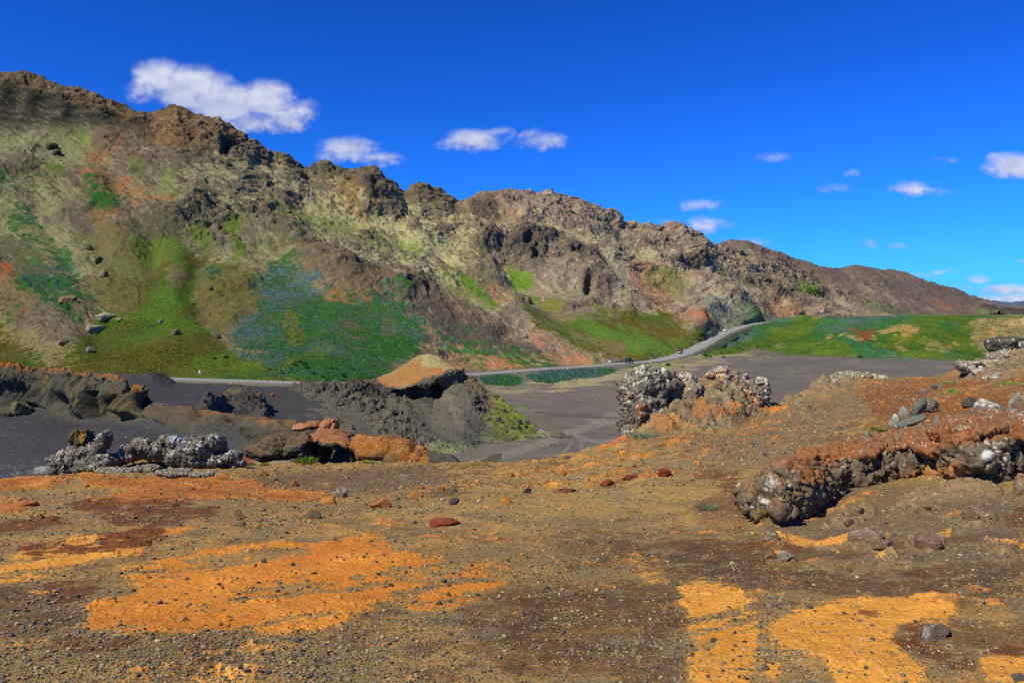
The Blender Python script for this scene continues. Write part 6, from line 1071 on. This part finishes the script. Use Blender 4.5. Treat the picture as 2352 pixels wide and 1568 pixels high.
for (u, v, w, h, cols, nm_, lb) in [(702, 1062, 50, 17, GRN, 'grass_tuft', 'bright green grass tuft in front of the cave mouth'), (845, 1064, 20, 9, GRN, 'grass_tuft', 'small green tuft under the dark overhanging ledge'), (1722, 1172, 50, 40, DRY, 'grass_tuft', 'large grey green grass tuft at the left end of the long ledge'),
                               (1622, 1170, 46, 20, [(84, 104, 44), (110, 104, 110), (96, 112, 60)], 'grass_tuft', 'low green and mauve tuft on the small sandy mound'), (1480, 1006, 60, 18, [(120, 124, 104), (104, 112, 88), (138, 138, 116)], 'grass_tuft', 'grey trailing plant at the foot of the tall crag'), (2020, 990, 36, 14, GRN, 'grass_tuft', 'green tuft on the left side of the white crusted stones'),
                               (2080, 996, 30, 14, [(84, 84, 24), (104, 96, 34)], 'grass_tuft', 'dark olive tuft above the left end of the orange slab'), (2140, 1012, 60, 8, DRY, 'grass_tuft', 'low dry grass fringe on the upper edge of the orange slab'), (2250, 972, 50, 7, DRY, 'grass_tuft', 'dry grass fringe under the large white blotched boulder'), (2180, 883, 40, 9, DRY, 'grass_tuft', 'straw coloured grass on the brow above the rust slope'),
                               (608, 1064, 26, 6, [(96, 104, 34)], 'grass_tuft', 'olive moss cushion left of the layered ledge'), (1100, 1066, 50, 6, [(92, 96, 34), (110, 104, 44)], 'grass_tuft', 'olive grass patch at the brow right of the orange hump'), (575, 1052, 26, 5, [(106, 114, 40)], 'grass_tuft', 'yellow green cushion behind the knobbly boulders'), (2130, 1170, 16, 10, DRY, 'grass_tuft', 'tiny dry tuft on the sandy slope below the ledge'), (2320, 885, 50, 8, GRN, 'grass_tuft', 'green grass patch at the right frame edge above the rust slope')]:
    p = SFG.at(u, v); k = p[1] / F; me = blades(nm_, 420, int(u), w / 2 * k, h * k * .8, cols, .35); tag(obj(nm_, me, None, tuple(p)), lb, 'grass')
for (u, v, w, h, lb) in [(2203, 960, 50, 18, 'leafy green cushion plant left of the large white blotched boulder'), (2096, 1074, 18, 16, 'bright green leafy sprig growing on the dark face of the ledge'), (1736, 924, 14, 12, 'bright green sprig under the white topped knob'), (2190, 900, 26, 8, 'small dark green plant on the rust brown slope')]:
    p = SFG.at(u, v); k = p[1] / F
    if u == 2096: p = pos(u, v, FY(2096, 1094) + .15); k = p[1] / F
    tag(obj('leafy_plant', leaf_clump('leafy_plant', 260, int(u), w / 2 * k, h * .8 * k, 3.2 * k, [(86, 130, 22), (104, 146, 30), (70, 108, 24)]), None, tuple(p)), lb, 'plant')
for (u, v, w, lb) in [(664, 1074, 18, 'pink flower cushion left of the pair before the cave'), (705, 1075, 26, 'wider pink flower cushion right of the pair before the cave'), (926, 1095, 22, 'pink flower cushion alone on the bare brown ground'), (1330, 1100, 32, 'pale pink flower cushion on the right hand brow'), (1118, 1112, 14, 'tiny pink flower cushion among the gravel')]:
    p = SFG.at(u, v); k = p[1] / F; root = obj('flower_cushion', None, None, tuple(p)); tag(root, lb, 'flowers')
    obj('leaves', leaf_clump('leaves', 160, int(u), w / 2 * k, 2.5 * k, 2 * k, [(84, 110, 44), (100, 120, 60)]), root); obj('blossoms', leaf_clump('blossoms', 130, int(u) + 1, w / 2 * k, 5.5 * k, 1.5 * k, [(206, 168, 190), (222, 196, 208), (190, 150, 180)]), root)
bush = [leaf_clump('shrub', 300, 40 + i, 1.5, 1.5, .45, [(44, 84, 26), (36, 72, 26), (62, 100, 34)]) for i in range(3)]
for i, (u, v, w, sf) in enumerate([(493, 825, 9, SM), (518, 822, 12, SM), (619, 850, 10, SM), (677, 838, 12, SM), (688, 832, 12, SM), (699, 838, 14, SM), (706, 846, 12, SM), (668, 848, 10, SM), (720, 858, 12, SM), (760, 848, 10, SM), (785, 864, 12, SM), (650, 860, 9, SM), (740, 866, 10, SM), (810, 850, 9, SM),
                                (1620, 818, 12, SV), (1632, 820, 9, SV), (1663, 823, 8, SV), (1569, 846, 7, SV), (1534, 840, 14, SV), (1240, 862, 0, SV), (1975, 822, 14, SV)]):
    if not w: continue
    p = sf.at(u, v); side = 'left end' if u < 680 else 'middle' if u < 715 else 'right end'; s = w / 2 * p[1] / F / 1.5; o = obj('shrub', bush[i % 3], None, tuple(p), (0, 0, i), (s, s, s))
    tag(o, 'dark green shrub at the meadow foot, %s of the clump among the lupins' % side if (sf is SM and u > 560) else 'small dark shrub alone on the plain green meadow' if sf is SM else 'small green shrub at the grassy edge of the sand flat', 'shrub', 'shrubs among the lupins, ' + side if (sf is SM and u > 560) else 'shrubs on the green meadow' if sf is SM else 'shrubs by the sand flat')
# lupins as one mass of small leaf and flower spikes
def tufts(name, pts, size, cols, jit=8, seed=1):
    g = np.random.default_rng(seed); n = len(pts); a = g.uniform(0, 6.28, n); d = np.stack([np.cos(a), np.sin(a), 0 * a], 1) * size[:, None]; up = np.array([0, 0, 1.]) * size[:, None] * g.uniform(.9, 1.7, (n, 1))
    e = np.stack([-d[:, 1], d[:, 0], d[:, 2]], 1)
    V_ = np.stack([pts - d * .5, pts + d * .5, pts + up, pts - e * .5, pts + e * .5], 1).reshape(-1, 3); k = np.arange(n)[:, None] * 5
    F_ = np.concatenate([k + [0, 1, 2], k + [3, 4, 2]]); cc = cols + g.normal(0, jit, (n, 1)); o = obj(name, mesh(name, V_, F_, M_VEG, alb(np.repeat(cc, 5, 0)), smooth=False)); tag(o, kind='stuff'); return o
g = np.random.default_rng(99)
ii = pick(MTN, 30000, np.clip(LU, 0, 1) ** 2, g); q = P_.reshape(-1, 3)[ii]; bl_ = fbm(q, 14, 4, 207); up_ = sm(V.ravel()[ii], 820, 700) * .5
isb = (bl_ + up_ + g.normal(0, .35, len(ii))) > .42
cols = np.where(isb[:, None], np.array((92, 106, 138.)), np.where(g.random((len(ii), 1)) < .5, np.array((42, 92, 24.)), np.array((52, 102, 46.))))
tufts('lupin_field', q, g.uniform(.18, .38, len(ii)), cols + 14)
U, V, P_ = VAL[:3]; lm_ = samp(mask([[(1100, 866), (1160, 860), (1200, 868), (1190, 884), (1140, 886), (1110, 880)], [(1205, 862), (1260, 854), (1330, 848), (1400, 846), (1420, 850), (1380, 864), (1310, 872), (1270, 880), (1230, 876)]], 4), U, V)
ii = pick(VAL, 7000, lm_ ** 2, g); q = P_.reshape(-1, 3)[ii]; isb = g.random(len(ii)) < np.where(U.ravel()[ii] > 1200, .32, .1) + .3 * fbm(q, 6, 3, 210)
tufts('roadside_lupins', q, g.uniform(.3, .55, len(ii)), 12 + np.where(isb[:, None], np.array((84, 96, 146.)), np.where(g.random((len(ii), 1)) < .5, np.array((28, 84, 24.)), np.array((54, 104, 44.)))), seed=4)

U, V, P_, LU, mm_, cm_ = MTN
g = np.random.default_rng(55); ii = pick(MTN, 16000, sm(mm_, .25, .8) * (1 - np.clip(LU, 0, 1)) * np.clip(.5 + fbm(P_, 9, 4, 208), .05, 1.5), g); q = P_.reshape(-1, 3)[ii]
tufts('hillside_grass', q, g.uniform(.14, .34, len(ii)), np.array([(72, 92, 8), (92, 96, 14), (64, 96, 8), (112, 110, 40)], float)[g.integers(4, size=len(ii))], seed=6)
U, V, P_ = VAL[:3]; mk_ = samp(mask([(1620, 812), (1700, 780), (1800, 736), (1860, 728), (2352, 728), (2352, 828), (2230, 826), (2100, 821), (1950, 815), (1800, 810), (1700, 806)], 6), U, V)
ii = pick(VAL, 4500, mk_ * np.clip(.5 + fbm(P_, 14, 4, 209), .05, 1.5), g); q = P_.reshape(-1, 3)[ii]
tufts('mound_grass', q, g.uniform(.3, .7, len(ii)), np.array([(66, 92, 10), (52, 88, 24), (96, 106, 32), (70, 92, 70)], float)[g.choice(4, len(ii), p=[.4, .3, .2, .1])], seed=7)
# --- road furniture
def boxm(name, sx, sy, sz, mat, bev=.0, off=(0, 0, 0)):
    import bmesh
    bm = bmesh.new(); bmesh.ops.create_cube(bm, size=1)
    for v in bm.verts: v.co.x = v.co.x * sx + off[0]; v.co.y = v.co.y * sy + off[1]; v.co.z = v.co.z * sz + off[2]
    if bev: bmesh.ops.bevel(bm, geom=bm.edges[:], offset=bev, segments=2, affect='EDGES')
    me = bpy.data.meshes.new(name); bm.to_mesh(me); bm.free(); me.materials.append(mat); return me
M_YEL = flat_mat('yellow_plastic', (232, 214, 120), .5); M_WHT = flat_mat('white_plastic', (228, 228, 222), .5); M_STEEL = flat_mat('galvanised_steel', (120, 122, 124), .4, .7); M_BLUE = flat_mat('blue_sign', (70, 130, 190), .4); M_REFL = flat_mat('reflector', (200, 60, 40), .3)
yp = [boxm('post_body', .14, .07, 1.1, M_YEL, .015, (0, 0, .55)), boxm('reflector', .09, .02, .16, M_REFL, 0, (0, -.046, .92))]
wp = [boxm('post_body', .14, .07, 1.1, M_WHT, .015, (0, 0, .55)), yp[1]]
def roadz(u, side):
    i = int(np.argmin(np.abs(CX + rp[:, 0] / rp[:, 1] * F - u))); p = rp[i] + rn[i] * side; return p + [0, 0, .1], math.atan2(rd[i, 1], rd[i, 0])
for u, side, kind in [(77, 5, 0), (543, -5, 0), (560, -5.2, 1), (1161, -5, 0), (1193, 5, 0), (1282, -5, 0), (1361, -5, 0), (1394, 5, 0), (1471, -5, 1), (1483, 5, 0), (1504, 5, 0), (1531, -5, 0), (1541, 5, 0), (1565, -5, 1), (1594, 5, 0), (1597, -5, 0), (1618, -5, 0), (1618, 5, 0), (1640, 5, 0), (1665, -5, 0), (1700, 5, 0), (1731, -5, 0)]:
    p, an = roadz(u, side); r_ = obj('marker_post', None, None, tuple(p), (0, 0, an - math.pi / 2))
    M_ = wp if kind else yp
    for nm_, me in zip(('post_body', 'reflector'), M_): obj(nm_, me, r_)
    left = u < 600
    if kind == 1: lb, gp = ('white road marker post beside the yellow one on the left stretch', None) if left else ('white road marker post along the middle of the road', 'white road marker posts')
    elif u == 77: lb, gp = 'yellow road marker post behind the orange topped cliff at far left', None
    elif u == 543: lb, gp = 'leaning yellow road marker post left of the white one', None
    elif side > 0: lb, gp = 'yellow road marker post on the mountain side of the road', 'yellow posts on the mountain side'
    else: lb, gp = 'yellow road marker post on the sand flat side of the road', 'yellow posts on the flat side'
    tag(r_, lb, 'marker post', gp)
    if u == 543: r_.rotation_euler = (0, R(-8), 0)
for u, v, Yx, lb, w in [(459, 874, 216, 'blue and white road sign on a thin grey pole at the left stretch of road', .55), (1400, 838, 330, 'small white road sign on a pole behind the dark off roader', .7)]:
    p = pos(u, v, Yx); r_ = obj('road_sign', None, None, tuple(p)); tag(r_, lb, 'road sign')
    obj('pole', boxm('pole', .09, .09, 2.9 if u < 600 else 1.6, M_STEEL, .01, (0, 0, 1.4 if u < 600 else .8)), r_); zc = 2.4 if u < 600 else 1.4
    obj('sign_panel', boxm('sign_panel', w, .05, .95, M_WHT, .01, (0, -.075, zc)), r_)
    if u < 600: obj('sign_field', boxm('sign_field', w * .45, .02, .75, M_BLUE, 0, (w * .2, -.112, zc)), r_)

# --- cars
def prism(name, prof, w, mat, bev=.05, y0=0):
    import bmesh
    bm = bmesh.new(); a = [bm.verts.new((x, y0 - w / 2, z)) for x, z in prof]; b = [bm.verts.new((x, y0 + w / 2, z)) for x, z in prof]; n = len(prof)
    bm.faces.new(a[::-1]); bm.faces.new(b)
    for i in range(n): bm.faces.new((a[i], a[(i + 1) % n], b[(i + 1) % n], b[i]))
    bmesh.ops.recalc_face_normals(bm, faces=bm.faces)
    if bev: bmesh.ops.bevel(bm, geom=bm.edges[:], offset=bev, segments=2, affect='EDGES', clamp_overlap=True)
    me = bpy.data.meshes.new(name); bm.to_mesh(me); bm.free(); me.materials.append(mat); return me
def cyl(name, r, w, mat, n=20):
    import bmesh
    bm = bmesh.new(); bmesh.ops.create_cone(bm, cap_ends=True, segments=n, radius1=r, radius2=r, depth=w)
    for v in bm.verts: v.co = Vector((v.co.x, v.co.z, v.co.y))
    me = bpy.data.meshes.new(name); bm.to_mesh(me); bm.free(); me.materials.append(mat); return me
M_GLASS = flat_mat('dark_glass', (30, 36, 42), .08, 0, spec=.8, var=.02); M_TYRE = flat_mat('rubber', (34, 34, 35), .8); M_RIM = flat_mat('rim', (150, 150, 155), .35, .8); M_LAMP = flat_mat('lamp_glass', (225, 225, 215), .2); M_TAIL = flat_mat('tail_lamp', (190, 30, 24), .3); M_BLK = flat_mat('black_trim', (40, 40, 42), .6)
def car(name, label, cat, paint, L, Wd, H, u, side, away, boxy, trim=None):
    p, an = roadz(u, side); p = p + [0, 0, .46]
    root = obj(name, None, None, tuple(p), (0, 0, an if away else an + math.pi)); tag(root, label, cat)
    mp = flat_mat(name + '_paint', paint, .3, .1, spec=.6, var=.02); h = L / 2; gz = .32 if not boxy else .45; bz = H * .56
    if boxy: body = [(-h, gz), (-h, H * .9), (-h + .12, H), (h * .28, H), (h * .46, H * .62), (h * .96, H * .58), (h, H * .5), (h, gz)]
    else: body = [(-h, gz + .05), (-h, bz), (-h * .88, bz + .12), (-h * .55, H), (h * .15, H), (h * .5, bz + .02), (h * .95, bz - .12), (h, gz + .25), (h, gz)]
    b = obj('body', prism('body', body, Wd, mp, .06), root)
    wz = H * .64; wt_ = H * .93
    for s in (-1, 1):
        if boxy: segs = [[(-h + .2, wz), (-h + .2, wt_), (-h * .3, wt_), (-h * .3, wz)], [(-h * .22, wz), (-h * .22, wt_), (h * .22, wt_), (h * .34, wz)]]
        else: segs = [[(-h * .74, wz), (-h * .5, wt_), (-h * .2, wt_), (-h * .2, wz)], [(-h * .15, wz), (-h * .15, wt_), (h * .12, wt_), (h * .36, wz)]]
        for sg in segs: obj('side_window', prism('side_window', sg, .02, M_GLASS, 0, s * (Wd / 2 + .008)), root)
    if boxy:
        obj('rear_window', boxm('rear_window', .02, Wd * .7, H * .24, M_GLASS, 0, (-h - .008, 0, H * .78)), root)
        obj('spare_wheel', cyl('spare_wheel', .36, .22, M_TYRE), root, (-h - .14, 0, H * .5), (0, 0, R(90)))
        ws = obj('windscreen', boxm('windscreen', .02, Wd * .84, H * .34, M_GLASS), root, (h * .385, 0, H * .81), (0, R(-16), 0)); obj('roof_rack', boxm('roof_rack', L * .5, Wd * .8, .06, M_BLK, .01, (-h * .3, 0, H + .08)), root)
    else:
        obj('rear_window', boxm('rear_window', .02, Wd * .8, H * .27, M_GLASS), root, (-h * .73, 0, H * .84), (0, R(50), 0)); obj('windscreen', boxm('windscreen', .02, Wd * .82, H * .40, M_GLASS), root, (h * .335, 0, H * .82), (0, R(-48), 0))
    for s in (-1, 1):
        for x in (-h * .62, h * .64):
            w_ = obj('wheel', cyl('wheel', .36 if boxy else .32, .22, M_TYRE), root, (x, s * (Wd / 2 - .08), .36 if boxy else .32)); obj('rim', cyl('rim', .2, .24, M_RIM), w_)
        obj('headlight', boxm('headlight', .04, .26, .16, M_LAMP, .01, (h + .005, s * Wd * .36, H * .46)), root); obj('tail_light', boxm('tail_light', .04, .14, .2, M_TAIL, .01, (-h - .005, s * Wd * .42, H * .48)), root)
        obj('door_mirror', boxm('door_mirror', .1, .16, .12, M_BLK, .02, (h * .3, s * (Wd / 2 + .1), wz)), root)
    obj('bumper', boxm('bumper', .14, Wd * .96, .2, M_BLK, .03, (h + .04, 0, gz + .1)), root); obj('bumper', boxm('bumper', .14, Wd * .96, .2, M_BLK, .03, (-h - .04, 0, gz + .1)), root)
    return root
car('off_road_car', 'dark blue boxy off roader with spare wheel driving on the road by the sand flat', 'off-roader', (24, 58, 84), 4.0, 1.8, 2.0, 1437, -1.6, True, True)
car('hatchback_car', 'small dark red car on the road where the side track joins', 'car', (150, 34, 30), 4.1, 1.75, 1.5, 1570, 1.6, False, False)
car('hatchback_car', 'white car high on the climbing road near the mountain bend', 'car', (232, 236, 238), 4.2, 1.8, 1.55, 1671, 1.6, False, False)
